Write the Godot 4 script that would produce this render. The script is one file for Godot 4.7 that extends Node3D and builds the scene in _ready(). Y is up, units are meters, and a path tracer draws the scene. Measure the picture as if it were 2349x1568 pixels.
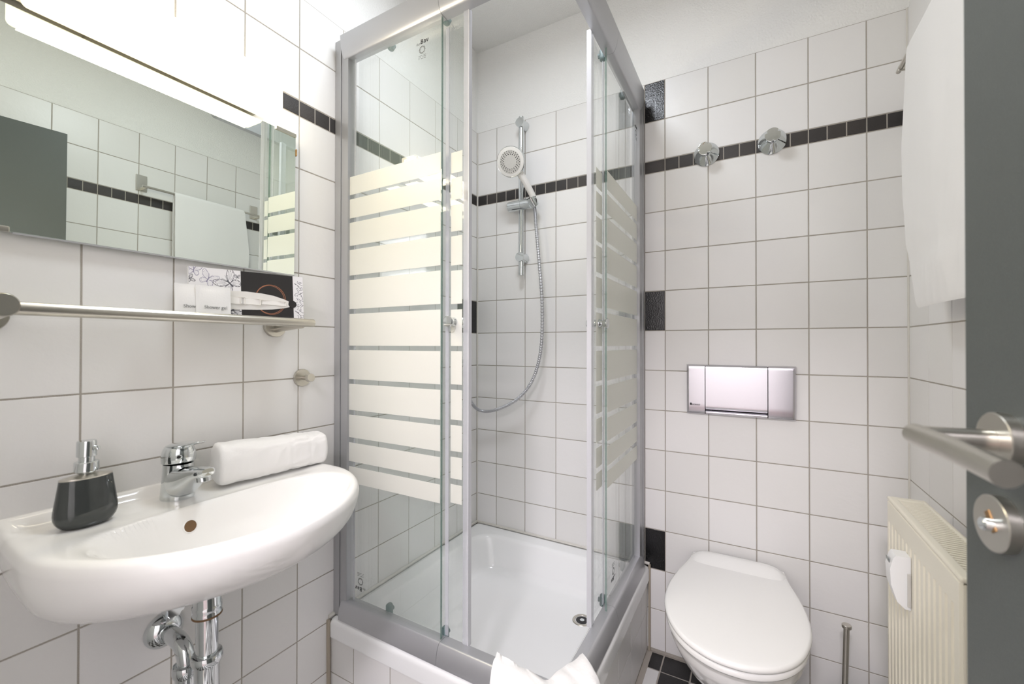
extends Node3D
# A small white-tiled bathroom, built from the corner where the left wall (x = 0), the back wall (z = 0) and the floor (y = 0) meet.

const ROOM_W := 1.585
const ROOM_D := 1.90
const ROOM_H := 2.625
const TILE := 0.155            # height of a row of wall tiles
const STRIP_LOW := 1.870       # lower edge of the black mosaic band
const STRIP_HIGH := 1.9177
const TILE_TOP := 2.2277
const EXPOSURE := 1.14
const LAMP_ENERGY := 0.30      # mirror lamp
const CEILING_ENERGY := 0.75
const HALL_ENERGY := 5.0

var M := {}
var used := {}
var tile_cache := {}
var rng := RandomNumberGenerator.new()


# ------------------------------------------------------------------ mesh helpers
class MB:
	var v := PackedVector3Array()      # triangle soup, counter-clockwise seen from the front
	func tri(a: Vector3, b: Vector3, c: Vector3) -> void:
		if (b - a).cross(c - a).length_squared() < 1e-18:
			return
		v.append(a); v.append(b); v.append(c)
	func quad(a: Vector3, b: Vector3, c: Vector3, d: Vector3) -> void:
		tri(a, b, c); tri(a, c, d)
	func add(o: MB, xf := Transform3D()) -> void:
		for p in o.v:
			v.append(xf * p)
	func box(lo: Vector3, hi: Vector3) -> void:
		var p := []
		for i in 8:
			p.append(Vector3(hi.x if i & 1 else lo.x, hi.y if i & 2 else lo.y, hi.z if i & 4 else lo.z))
		quad(p[4], p[5], p[7], p[6]); quad(p[1], p[0], p[2], p[3])
		quad(p[5], p[1], p[3], p[7]); quad(p[0], p[4], p[6], p[2])
		quad(p[6], p[7], p[3], p[2]); quad(p[0], p[1], p[5], p[4])
	func loft(rings: Array, caps := true, ring_closed := true) -> void:
		var n: int = rings[0].size()
		for i in rings.size() - 1:
			var a: PackedVector3Array = rings[i]
			var b: PackedVector3Array = rings[i + 1]
			for k in (n if ring_closed else n - 1):
				var l := (k + 1) % n
				quad(a[k], a[l], b[l], b[k])
		if caps:
			cap(rings[0], true); cap(rings[-1], false)
	func cap(ring: PackedVector3Array, flip: bool) -> void:
		var c := Vector3.ZERO
		for p in ring:
			c += p
		c /= ring.size()
		for k in ring.size():
			var l := (k + 1) % ring.size()
			if flip: tri(c, ring[l], ring[k])
			else: tri(c, ring[k], ring[l])
	func grid(g: Array) -> void:                # rows of points, an open sheet
		loft(g, false, false)


func mesh_of(m: MB, crease := 38.0, closed := true) -> ArrayMesh:
	var p := m.v
	var n := p.size() / 3
	var vol := 0.0
	if closed:
		for i in n:
			vol += p[3 * i].dot(p[3 * i + 1].cross(p[3 * i + 2]))
	var swap := vol < 0.0
	var fn := PackedVector3Array(); fn.resize(n)
	var fu := PackedVector3Array(); fu.resize(n)
	var at := {}
	for i in n:
		var f := (p[3 * i + 1] - p[3 * i]).cross(p[3 * i + 2] - p[3 * i])
		if swap: f = -f
		fn[i] = f; fu[i] = f.normalized() if f.length_squared() > 1e-30 else Vector3.UP
		for k in 3:
			var q := Vector3i((p[3 * i + k] * 50000.0).round())
			if at.has(q): at[q].append(i)
			else: at[q] = [i]
	var limit := cos(deg_to_rad(crease))
	var ov := PackedVector3Array(); ov.resize(3 * n)
	var on := PackedVector3Array(); on.resize(3 * n)
	var order := [0, 1, 2] if swap else [0, 2, 1]
	for i in n:
		for j in 3:
			var k: int = order[j]
			var pt := p[3 * i + k]
			var s := Vector3.ZERO
			for f in at[Vector3i((pt * 50000.0).round())]:
				if fu[f].dot(fu[i]) > limit: s += fn[f]
			ov[3 * i + j] = pt
			on[3 * i + j] = s.normalized() if s.length_squared() > 1e-30 else fu[i]
	var arr := []
	arr.resize(Mesh.ARRAY_MAX)
	arr[Mesh.ARRAY_VERTEX] = ov
	arr[Mesh.ARRAY_NORMAL] = on
	var am := ArrayMesh.new()
	am.add_surface_from_arrays(Mesh.PRIMITIVE_TRIANGLES, arr)
	return am


func printed_quad(a: Vector3, b: Vector3, c: Vector3, d: Vector3) -> ArrayMesh:   # a low left, b low right, c high right, d high left
	var arr := []
	arr.resize(Mesh.ARRAY_MAX)
	var nn := (b - a).cross(d - a).normalized()
	arr[Mesh.ARRAY_VERTEX] = PackedVector3Array([a, c, b, a, d, c])
	arr[Mesh.ARRAY_NORMAL] = PackedVector3Array([nn, nn, nn, nn, nn, nn])
	arr[Mesh.ARRAY_TEX_UV] = PackedVector2Array([Vector2(0, 1), Vector2(1, 0), Vector2(1, 1), Vector2(0, 1), Vector2(0, 0), Vector2(1, 0)])
	var am := ArrayMesh.new()
	am.add_surface_from_arrays(Mesh.PRIMITIVE_TRIANGLES, arr)
	return am


func rect_ring(sx: float, sz: float, r: float, y: float, seg := 4) -> PackedVector3Array:
	var out := PackedVector3Array()
	var corners := [[1, 1, 0.0], [-1, 1, 90.0], [-1, -1, 180.0], [1, -1, 270.0]]
	for c in corners:
		for k in seg + 1:
			var t := deg_to_rad(c[2] + 90.0 * k / seg)
			out.append(Vector3(c[0] * (sx / 2 - r) + r * cos(t), y, c[1] * (sz / 2 - r) + r * sin(t)))
	return out


func rbox(s: Vector3, r: float, seg := 3, outline := -1.0) -> MB:     # a box with rounded edges about the origin; outline: another radius for its upright edges
	var m := MB.new()
	var ro := r if outline < 0.0 else outline
	var rings := []
	for k in seg + 1:
		var t := PI / 2 * k / seg
		var inset := r * (1 - sin(t))
		rings.append(rect_ring(s.x - 2 * inset, s.z - 2 * inset, maxf(ro - inset, 0.00005), -s.y / 2 + r * (1 - cos(t)), 4))
	for k in seg + 1:
		var t := PI / 2 * (1.0 - float(k) / seg)
		var inset := r * (1 - sin(t))
		rings.append(rect_ring(s.x - 2 * inset, s.z - 2 * inset, maxf(ro - inset, 0.00005), s.y / 2 - r * (1 - cos(t)), 4))
	m.loft(rings)
	return m


func lathe(profile: Array, xf := Transform3D(), n := 32, squash := 1.0) -> MB:      # profile of Vector2(radius, height) about Y
	var m := MB.new()
	var rings := []
	for q in profile:
		var ring := PackedVector3Array()
		for k in n:
			var t := TAU * k / n
			ring.append(xf * Vector3(q.x * cos(t), q.y, -q.x * sin(t) * squash))
		rings.append(ring)
	m.loft(rings)
	return m


func tube(path: Array, r, n := 16, caps := true) -> MB:        # r: a number, or one for each point
	var m := MB.new()
	var rings := []
	var t0: Vector3 = (path[1] - path[0]).normalized()
	var side := t0.cross(Vector3.UP if absf(t0.y) < 0.9 else Vector3.RIGHT).normalized()
	for i in path.size():
		var t: Vector3 = (path[mini(i + 1, path.size() - 1)] - path[maxi(i - 1, 0)]).normalized()
		side = (side - t * side.dot(t)).normalized()
		var up := side.cross(t)
		var rad: float = r[i] if r is Array else r
		var ring := PackedVector3Array()
		for k in n:
			var a := TAU * k / n
			ring.append(path[i] + rad * (cos(a) * side + sin(a) * up))
		rings.append(ring)
	m.loft(rings, caps)
	return m


func smooth_path(pts: Array, steps := 8) -> Array:     # Catmull-Rom through the points
	var out := []
	for i in pts.size() - 1:
		var a = pts[maxi(i - 1, 0)]
		var b = pts[i]
		var c = pts[i + 1]
		var d = pts[mini(i + 2, pts.size() - 1)]
		for k in steps:
			var t := float(k) / steps
			out.append(0.5 * ((2 * b) + (c - a) * t + (2 * a - 5 * b + 4 * c - d) * t * t + (3 * b - a - 3 * c + d) * t * t * t))
	out.append(pts[-1])
	return out


func prism(outline: PackedVector2Array, depth: float, bevel := 0.0) -> MB:   # an outline in XY, extruded from z = 0 to depth, its front edge bevelled; any simple outline
	var m := MB.new()
	var o := outline.duplicate()
	if Geometry2D.is_polygon_clockwise(o): o.reverse()
	var front := o
	if bevel > 0.0:
		var shrunk := Geometry2D.offset_polygon(o, -bevel)
		if shrunk.size() == 1 and shrunk[0].size() == o.size():
			front = PackedVector2Array()
			for q in o:
				var best: Vector2 = shrunk[0][0]
				for w in shrunk[0]:
					if w.distance_squared_to(q) < best.distance_squared_to(q): best = w
				front.append(best)
		else: bevel = 0.0
	var n := o.size()
	var mid := depth - bevel
	for k in n:
		var l := (k + 1) % n
		m.quad(Vector3(o[k].x, o[k].y, 0), Vector3(o[l].x, o[l].y, 0), Vector3(o[l].x, o[l].y, mid), Vector3(o[k].x, o[k].y, mid))
		if bevel > 0.0:
			m.quad(Vector3(o[k].x, o[k].y, mid), Vector3(o[l].x, o[l].y, mid), Vector3(front[l].x, front[l].y, depth), Vector3(front[k].x, front[k].y, depth))
	var ids := Geometry2D.triangulate_polygon(o)
	for i in ids.size() / 3:
		var t := [ids[3 * i], ids[3 * i + 1], ids[3 * i + 2]]
		if (o[t[1]] - o[t[0]]).cross(o[t[2]] - o[t[0]]) < 0: t.reverse()
		m.tri(Vector3(front[t[0]].x, front[t[0]].y, depth), Vector3(front[t[1]].x, front[t[1]].y, depth), Vector3(front[t[2]].x, front[t[2]].y, depth))
		m.tri(Vector3(o[t[2]].x, o[t[2]].y, 0), Vector3(o[t[1]].x, o[t[1]].y, 0), Vector3(o[t[0]].x, o[t[0]].y, 0))
	return m


func frame(x: Vector3, y: Vector3, z: Vector3, o: Vector3) -> Transform3D:
	return Transform3D(Basis(x, y, z), o)


func axis_to(dir: Vector3, o: Vector3) -> Transform3D:     # a frame whose Y runs along dir
	var y := dir.normalized()
	var x := y.cross(Vector3.UP if absf(y.y) < 0.9 else Vector3.FORWARD).normalized()
	return Transform3D(Basis(x, y, x.cross(y)), o)


# ------------------------------------------------------------------ scene helpers
func numbered(called: String) -> String:
	var n: int = used.get(called, 0)
	used[called] = n + 1
	return called if n == 0 else "%s_%03d" % [called, n]


func put(called: String, shape, mat: Material, parent: Node = null, crease := 38.0, closed := true) -> MeshInstance3D:
	var o := MeshInstance3D.new()
	o.mesh = mesh_of(shape, crease, closed) if shape is MB else shape
	o.material_override = mat
	if parent == null or parent == self:
		o.name = numbered(called)
		add_child(o, true)
	else:
		var k := 0
		for c in parent.get_children():
			if str(c.name) == called or str(c.name).begins_with(called + "_0") or str(c.name).begins_with(called + "_1") or str(c.name).begins_with(called + "_2"): k += 1
		o.name = called if k == 0 else "%s_%03d" % [called, k]
		parent.add_child(o, true)
	return o


func thing(called: String, label: String, category: String, at := Vector3.ZERO, group := "") -> Node3D:
	var o := Node3D.new()
	o.name = numbered(called)
	o.position = at
	add_child(o, true)
	return tag(o, label, category, group)


func tag(o: Node3D, label: String, category: String, group := "") -> Node3D:
	o.set_meta("label", label)
	o.set_meta("category", category)
	if group: o.set_meta("group", group)
	return o


func struct(o: Node3D, label: String, category := "") -> Node3D:
	o.set_meta("kind", "structure")
	o.set_meta("label", label)
	if category: o.set_meta("category", category)
	return o


func text(called: String, what: String, height: float, mat: Material, xf: Transform3D, parent: Node, bold := false) -> void:
	var f := SystemFont.new()
	f.font_names = PackedStringArray(["Droid Sans"])
	if bold: f.font_weight = 700
	var t := TextMesh.new()
	t.text = what
	t.font = f
	t.font_size = 40
	t.pixel_size = height / 40.0
	t.depth = 0.0003
	t.curve_step = 1.0
	var o := put(called, t, mat, parent)
	o.transform = xf


func paint(srgb: Color, rough := 0.5, metal := 0.0) -> StandardMaterial3D:
	var m := StandardMaterial3D.new()
	m.albedo_color = srgb
	m.roughness = rough
	m.metallic = metal
	return m


func rgb(r: int, g: int, b: int) -> Color:
	return Color(r / 255.0, g / 255.0, b / 255.0)


func noise_normal(freq: float, size: int, bump: float, seed_ := 1, kind := FastNoiseLite.TYPE_SIMPLEX_SMOOTH) -> NoiseTexture2D:
	var n := FastNoiseLite.new()
	n.noise_type = kind
	n.frequency = freq
	n.seed = seed_
	var t := NoiseTexture2D.new()
	t.width = size
	t.height = size
	t.seamless = true
	t.as_normal_map = true
	t.bump_strength = bump
	t.noise = n
	return t


func bumpy(m: StandardMaterial3D, t: Texture2D, times: float, scale: float) -> StandardMaterial3D:
	m.normal_enabled = true
	m.normal_texture = t
	m.normal_scale = scale
	m.uv1_triplanar = true
	m.uv1_world_triplanar = true
	m.uv1_scale = Vector3.ONE * times
	return m


func glass(tint: Color, alpha: float) -> StandardMaterial3D:
	var m := paint(Color(tint.r, tint.g, tint.b, alpha), 0.0)
	m.transparency = BaseMaterial3D.TRANSPARENCY_ALPHA
	return m


func materials() -> void:
	var glaze := noise_normal(0.012, 512, 3.0, 3)
	var terry := noise_normal(0.11, 256, 6.0, 5)
	var hammered := noise_normal(0.03, 512, 8.0, 9)
	M.tiles = []
	for c in [rgb(234, 233, 230), rgb(231, 230, 227), rgb(236, 235, 233)]:
		M.tiles.append(bumpy(paint(c, 0.35), glaze, 5.0, 0.25))
	M.grout = bumpy(paint(rgb(176, 170, 160), 0.9), terry, 12.0, 0.5)
	M.mosaic = [bumpy(paint(rgb(50, 46, 44), 0.42), terry, 14.0, 0.35), bumpy(paint(rgb(56, 51, 48), 0.42), terry, 14.0, 0.35), bumpy(paint(rgb(45, 42, 41), 0.42), terry, 14.0, 0.35)]
	M.black_tile = bumpy(paint(rgb(20, 20, 21), 0.16), hammered, 9.0, 0.30)
	M.black_floor = bumpy(paint(rgb(26, 25, 26), 0.38), terry, 10.0, 0.25)
	M.white_floor = bumpy(paint(rgb(228, 228, 226), 0.35), glaze, 5.0, 0.2)
	M.paint = bumpy(paint(rgb(240, 240, 237), 0.85), terry, 4.0, 0.25)
	M.silicone = paint(rgb(214, 211, 203), 0.5)
	M.old_silicone = paint(rgb(168, 158, 142), 0.6)
	M.ceramic = paint(rgb(243, 242, 239), 0.08)
	M.enamel = paint(rgb(243, 244, 243), 0.10)
	M.lid = paint(rgb(244, 244, 241), 0.12)
	M.chrome = paint(rgb(214, 218, 219), 0.05, 1.0)
	M.steel = paint(rgb(200, 196, 187), 0.28, 1.0)
	M.plate_steel = paint(rgb(203, 201, 206), 0.24, 1.0)
	M.alu = paint(rgb(178, 179, 181), 0.42, 0.55)
	M.alu_light = paint(rgb(192, 193, 196), 0.36, 0.65)
	M.gap = paint(rgb(26, 25, 24), 0.7)
	M.pane = glass(rgb(196, 222, 208), 0.045)
	M.pane_edge = glass(rgb(96, 132, 120), 0.55)
	M.shelf_glass = glass(rgb(180, 215, 198), 0.06)
	M.seal = glass(rgb(216, 218, 224), 0.42)
	M.seal.roughness = 0.4
	M.frost = paint(rgb(244, 244, 238), 0.36)
	M.frost.backlight_enabled = true
	M.frost.backlight = Color(0.9, 0.9, 0.88)
	M.mirror = paint(rgb(236, 244, 239), 0.0, 1.0)
	M.mirror_edge = paint(rgb(196, 214, 205), 0.15)
	M.roller = paint(rgb(96, 118, 118), 0.35)
	M.towel = bumpy(paint(rgb(243, 242, 240), 0.95), terry, 30.0, 0.7)
	M.towel.rim_enabled = true
	M.towel.rim = 0.4
	M.radiator = paint(rgb(238, 233, 216), 0.32)
	M.white_plastic = paint(rgb(240, 241, 241), 0.3)
	M.shower_plastic = paint(rgb(232, 230, 225), 0.3)
	M.face_plastic = paint(rgb(206, 204, 198), 0.4)
	M.lip = paint(rgb(205, 206, 210), 0.3)
	M.dark_rubber = paint(rgb(40, 40, 42), 0.6)
	M.display = paint(rgb(120, 126, 124), 0.2)
	M.door = bumpy(paint(rgb(76, 81, 78), 0.42), terry, 16.0, 0.2)
	M.door_edge = paint(rgb(120, 118, 112), 0.5)
	M.smoke_glass = paint(rgb(74, 77, 76), 0.06, 0.35)
	M.ink = paint(rgb(46, 46, 48), 0.7)
	M.grey_ink = paint(rgb(112, 114, 112), 0.7)
	M.copper = paint(rgb(150, 118, 78), 0.35, 0.7)
	M.sachet = bumpy(paint(rgb(238, 238, 237), 0.35), glaze, 30.0, 0.8)
	M.tissue = paint(rgb(240, 238, 234), 0.8)
	M.film = paint(rgb(228, 226, 222), 0.25)
	M.card = paint(rgb(232, 231, 233), 0.5)
	M.black_card = paint(rgb(38, 36, 36), 0.45)
	M.rust = paint(rgb(112, 86, 58), 0.8)
	M.wood = paint(rgb(168, 152, 150), 0.5)
	M.opal = paint(rgb(250, 244, 230), 0.25)
	M.opal.emission_enabled = true
	M.opal.emission = rgb(255, 241, 208)
	M.opal.emission_energy_multiplier = 1.15
	M.dome = paint(rgb(248, 248, 248), 0.3)
	M.dome.emission_enabled = true
	M.dome.emission = rgb(238, 245, 255)
	M.dome.emission_energy_multiplier = 2.0


func area_light(called: String, at: Vector3, towards: Vector3, size: Vector2, energy: float, color: Color, parent: Node3D) -> void:
	var l := AreaLight3D.new()
	l.name = called
	l.area_size = size
	l.area_normalize_energy = true
	l.light_energy = energy
	l.light_color = color
	l.area_range = 12.0
	l.area_attenuation = 2.0
	l.shadow_enabled = true
	parent.add_child(l, true)
	l.position = at
	var up := Vector3.UP if absf(towards.y) < 0.9 else Vector3.FORWARD
	l.basis = Basis.looking_at(towards, up)


func _ready() -> void:
	rng.seed = 7
	# camera
	var cam := Camera3D.new()
	cam.name = "camera"
	cam.keep_aspect = Camera3D.KEEP_HEIGHT
	cam.near = 0.05
	cam.far = 30.0
	cam.fov = 77.556
	add_child(cam)
	cam.position = Vector3(1.16548, 1.19476, 1.72582)
	cam.basis = Basis(Vector3.UP, 0.51279) * Basis(Vector3.RIGHT, 0.006333) * Basis(Vector3.BACK, 0.00118)
	var lens := CameraAttributesPhysical.new()
	lens.frustum_focal_length = 14.937
	lens.frustum_focus_distance = 1.7
	lens.frustum_near = 0.05
	lens.frustum_far = 30.0
	lens.exposure_aperture = 4.5
	cam.attributes = lens
	cam.current = true
	# surroundings: a windowless room, so hardly any sky
	var env := Environment.new()
	env.background_mode = Environment.BG_COLOR
	env.background_color = Color(0.02, 0.02, 0.02)
	env.tonemap_mode = Environment.TONE_MAPPER_LINEAR
	env.tonemap_exposure = EXPOSURE
	env.sdfgi_enabled = true
	env.ssao_enabled = true
	env.ssil_enabled = true
	var we := WorldEnvironment.new()
	we.name = "surroundings"
	we.environment = env
	add_child(we)
	materials()
	ceiling_lamps()
	# structure
	shell()
	tiled_walls()
	floor_tiles()
	door()
	# large things
	shower_tray()
	shower_enclosure()
	mirror_and_lamp()
	washbasin()
	drain_pipes()
	toilet()
	radiator()
	# smaller things
	towel_rail()
	hanging_towel()
	flush_plate()
	valves()
	shower_set()
	rail_shelf()
	shelf_items()
	robe_hook()
	mixer_tap()
	soap_dispenser()
	folded_towel()
	bath_mat()
	toilet_brush()


# ------------------------------------------------------------------ lamps out of view
func ceiling_lamps() -> void:
	for a in [[Vector3(0.60, ROOM_H, 0.84), 0.16, CEILING_ENERGY, rgb(240, 246, 255), "round opal ceiling lamp above the middle of the bathroom"], [Vector3(1.05, 2.5, 2.75), 0.2, HALL_ENERGY, rgb(253, 246, 255), "round opal ceiling lamp in the hallway behind the door"]]:
		var r: float = a[1]
		var t := thing("ceiling_lamp", a[4], "lamp", a[0])
		put("lamp_base", lathe([Vector2(0, 0), Vector2(r * 0.9, 0), Vector2(r * 0.9, -0.015), Vector2(0, -0.015)]), M.white_plastic, t)
		var prof := []
		for k in 9:
			var q := PI / 2 * k / 8
			prof.append(Vector2(r * cos(q), -0.015 - 0.065 * sin(q)))
		put("lamp_shade", lathe([Vector2(0, -0.015)] + prof), M.dome, t)
		area_light("lamp_light", Vector3(0, -0.083, 0), Vector3.DOWN, Vector2(r * 1.6, r * 1.6), a[2], a[3], t)


# ------------------------------------------------------------------ walls, ceiling, floor
func slab(called: String, lo: Vector3, hi: Vector3, mat: Material, label: String) -> MeshInstance3D:
	var m := MB.new()
	m.box(lo, hi)
	var o := put(called, m, mat)
	struct(o, label)
	return o


func shell() -> void:
	var w := ROOM_W
	var d := ROOM_D
	var h := ROOM_H
	slab("wall_left", Vector3(-0.13, -0.15, -0.13), Vector3(-0.006, h + 0.12, 3.6), M.paint, "white tiled left wall with mirror and basin")
	slab("wall_back", Vector3(-0.006, -0.15, -0.13), Vector3(w + 0.006, h + 0.12, -0.006), M.paint, "white tiled back wall behind shower and toilet")
	slab("wall_right", Vector3(w + 0.006, -0.15, -0.13), Vector3(w + 0.13, h + 0.12, 3.6), M.paint, "white tiled right wall with towel rail and radiator")
	slab("ceiling", Vector3(-0.006, h, -0.006), Vector3(w + 0.006, h + 0.12, d), M.paint, "plain white ceiling")
	slab("floor", Vector3(-0.006, -0.15, -0.006), Vector3(w + 0.006, -0.0015, 3.5), M.grout, "black and white tiled floor")
	var f := MB.new()
	f.box(Vector3(-0.006, 0, d), Vector3(0.62, h, d + 0.1))
	f.box(Vector3(1.52, 0, d), Vector3(w + 0.006, h, d + 0.1))
	f.box(Vector3(0.62, 2.06, d), Vector3(1.52, h, d + 0.1))
	struct(put("wall_front", f, M.paint), "white wall round the doorway")
	slab("ceiling_hallway", Vector3(-0.006, 2.5, d + 0.1), Vector3(w + 0.006, 2.62, 3.5), M.paint, "white hallway ceiling")
	slab("wall_hallway", Vector3(-0.006, -0.15, 3.5), Vector3(w + 0.006, 2.62, 3.6), M.paint, "white hallway wall")
	slab("floor_hallway", Vector3(-0.006, -0.0015, d + 0.1), Vector3(w + 0.006, 0.004, 3.5), M.wood, "wooden hallway floor")


func tile_mesh(w: float, h: float, gap: float) -> ArrayMesh:
	var key := "%.4f %.4f %.4f" % [w, h, gap]
	if not tile_cache.has(key):
		var b := 0.0011
		var x := w / 2 - gap / 2
		var y := h / 2 - gap / 2
		var m := MB.new()
		var o := [Vector3(-x, -y, -b), Vector3(x, -y, -b), Vector3(x, y, -b), Vector3(-x, y, -b)]
		var i := [Vector3(-x + b, -y + b, 0), Vector3(x - b, -y + b, 0), Vector3(x - b, y - b, 0), Vector3(-x + b, y - b, 0)]
		m.quad(i[0], i[1], i[2], i[3])
		for k in 4:
			var l := (k + 1) % 4
			m.quad(o[k], o[l], i[l], i[k])
			m.quad(o[k] - Vector3(0, 0, 0.003), o[l] - Vector3(0, 0, 0.003), o[l], o[k])
		tile_cache[key] = mesh_of(m, 60.0, false)
	return tile_cache[key]


func lay(called: String, parent: Node3D, xf: Transform3D, x0: float, x1: float, y0: float, y1: float, mat: Material, gap := 0.0034) -> void:
	if x1 - x0 < 0.012 or y1 - y0 < 0.012: return
	var o := MeshInstance3D.new()
	o.mesh = tile_mesh(x1 - x0, y1 - y0, gap)
	o.material_override = mat
	var tilt := Basis(Vector3.RIGHT, rng.randf_range(-0.0016, 0.0016)) * Basis(Vector3.UP, rng.randf_range(-0.0016, 0.0016))
	o.transform = xf * Transform3D(tilt, Vector3((x0 + x1) / 2, (y0 + y1) / 2, rng.randf_range(-0.0001, 0.0001)))
	var n: int = parent.get_meta("n_" + called, 0)
	parent.set_meta("n_" + called, n + 1)
	o.name = called if n == 0 else "%s_%03d" % [called, n]
	parent.add_child(o)


func tile_field(wall: Node3D, xf: Transform3D, cols: Array, black: Callable, skip: Callable) -> void:
	var rows := []
	for r in range(11, -1, -1):
		rows.append([STRIP_LOW - TILE * (r + 1), STRIP_LOW - TILE * r, r])
	rows.append([STRIP_HIGH, STRIP_HIGH + TILE, -1])
	rows.append([STRIP_HIGH + TILE, TILE_TOP, -2])
	for i in cols.size() - 1:
		for r in rows:
			if skip.call(cols[i], cols[i + 1], r[0], r[1]): continue
			var is_black: bool = black.call(cols[i], cols[i + 1], r[2])
			lay("black_tile" if is_black else "tile", wall, xf, cols[i], cols[i + 1], r[0], r[1], M.black_tile if is_black else M.tiles[rng.randi() % 3])
		var a: float = cols[i]
		var b: float = cols[i + 1]
		var parts := maxi(1, roundi((b - a) / 0.0515))
		for k in parts:
			lay("mosaic_tile", wall, xf, a + (b - a) * k / parts, a + (b - a) * (k + 1) / parts, STRIP_LOW, STRIP_HIGH, M.mosaic[rng.randi() % 3], 0.0034)


func tiled_walls() -> void:
	var left: Node3D = get_node("wall_left")
	var back: Node3D = get_node("wall_back")
	var right: Node3D = get_node("wall_right")
	for a in [[left, Vector3(-0.006, 0, 0), Vector3(-0.0015, TILE_TOP, ROOM_D)], [back, Vector3(0, 0, -0.006), Vector3(ROOM_W, TILE_TOP, -0.0015)], [right, Vector3(ROOM_W + 0.0015, 0, 0), Vector3(ROOM_W + 0.006, TILE_TOP, ROOM_D)]]:
		var m := MB.new()
		m.box(a[1], a[2])
		put("grout_bed", m, M.grout, a[0])
	var none := func(_a, _b, _c): return false
	var cols := [0.0]
	for k in 5: cols.append(0.109 + 0.153 * k)
	cols.append(0.797)
	for k in range(5, 10): cols.append(0.109 + 0.153 * k)
	cols.append(ROOM_W)
	tile_field(back, frame(Vector3.RIGHT, Vector3.UP, Vector3.BACK, Vector3.ZERO), cols,
		func(a, b, r): return absf(a - 0.797) < 0.01 and r in [-2, 3, 9], func(_a, b, _c, d): return b < 0.80 and d < 0.3)
	cols = []
	for k in range(12, -1, -1): cols.append(-(0.005 + 0.1559 * k))
	tile_field(left, frame(Vector3.FORWARD, Vector3.UP, Vector3.RIGHT, Vector3.ZERO), cols,
		func(_a, b, r): return b > -0.02 and r == 3, func(a, _b, _c, d): return a > -0.64 and d < 0.3)
	cols = [0.0]
	for k in 12: cols.append(0.163 + 0.1545 * k)
	tile_field(right, frame(Vector3.BACK, Vector3.UP, Vector3.LEFT, Vector3(ROOM_W, 0, 0)), cols, none, func(_a, _b, _c, _d): return false)
	# pale joints in the corners of the room
	for a in [[left, Vector3(0.001, 0.3, 0.001)], [back, Vector3(ROOM_W - 0.001, 0.0, 0.001)]]:
		put("corner_joint", tube([a[1], Vector3(a[1].x, TILE_TOP, a[1].z)], 0.0035, 8), M.silicone, a[0])


func floor_tiles() -> void:
	var f: Node3D = get_node("floor")
	var xf := frame(Vector3.RIGHT, Vector3.FORWARD, Vector3.UP, Vector3.ZERO)
	var xs := [0.0, 0.0705, 0.1705, 0.2705, 0.3705, 0.4705, 0.5705, 0.6705, 0.7705, 0.8705, 0.972, 1.0735, 1.175, 1.2765, 1.378, 1.4795, 1.58]
	for i in xs.size() - 1:
		var z := 0.004
		for j in 19:
			var z1 := 0.095 + 0.101 * j
			var x0: float = xs[i]
			if i == 8: x0 = 0.824 if z1 < 0.86 else x0
			if not (xs[i + 1] < 0.83 and z1 < 0.86):
				var dark: bool = j == 0 or (i - 9 + j) % 2 != 0
				lay("black_tile" if dark else "white_tile", f, xf, x0, xs[i + 1], -z1, -z, M.black_floor if dark else M.white_floor, 0.005)
			z = z1


# ------------------------------------------------------------------ door
func door() -> void:
	var u := Vector3(0.134, 0, 1.0).normalized()         # along the leaf, from its free edge to its hinges
	var n := Vector3(1, 0, -0.134).normalized()           # away from the face we see
	var o := Vector3(1.363, 0.008, 1.096)
	var d := Node3D.new()
	d.name = "door_1"
	add_child(d)
	d.transform = frame(u, Vector3.UP, -n, o)              # local x along the leaf, z out of the face we see
	struct(d, "dark grey door leaf standing open at the right edge", "door")
	var leaf := rbox(Vector3(0.80, 2.03, 0.04), 0.0015, 2)
	var shifted := MB.new()
	shifted.add(leaf, Transform3D(Basis(), Vector3(0.40, 1.015, -0.02)))
	put("leaf", shifted, M.door, d)
	var y := 1.106 - 0.008
	var hx := 0.062
	var out := Basis(Vector3.RIGHT, PI / 2)               # lathe axis along local z
	var rose := [Vector2(0, 0), Vector2(0.026, 0), Vector2(0.026, 0.009), Vector2(0.0252, 0.0098), Vector2(0, 0.0098)]
	var h := Node3D.new()
	h.name = "door_handle"
	d.add_child(h)
	h.position = Vector3(hx, y, 0)
	put("rosette", lathe(rose, Transform3D(out, Vector3.ZERO), 48), M.steel, h)
	var lever := tube([Vector3(0, 0, 0.0098), Vector3(0, 0, 0.054), Vector3(0.0, 0, 0.0605)], 0.0098, 24)
	put("neck", lever, M.steel, h)
	put("lever", tube([Vector3(-0.0105, 0, 0.0625), Vector3(0, -0.0003, 0.0625), Vector3(0.06, -0.001, 0.0625), Vector3(0.12, -0.004, 0.0625)], 0.0102, 28), M.steel, h)
	var t := Node3D.new()
	t.name = "thumb_turn"
	d.add_child(t)
	t.position = Vector3(hx - 0.004, 1.0275 - 0.008, 0)
	put("rosette", lathe(rose, Transform3D(out, Vector3.ZERO), 48), M.steel, t)
	var slot := MB.new()
	slot.add(rbox(Vector3(0.007, 0.020, 0.0012), 0.0005, 1), Transform3D(Basis(Vector3.BACK, 0.6), Vector3(0.001, 0.002, 0.0101)))
	put("slot", slot, M.copper, t)
	put("turn_knob", lathe([Vector2(0, 0), Vector2(0.0062, 0), Vector2(0.0062, 0.006), Vector2(0.005, 0.0072), Vector2(0, 0.0072)], Transform3D(out, Vector3(0.001, -0.001, 0.0098)), 24), M.chrome, t)


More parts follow.
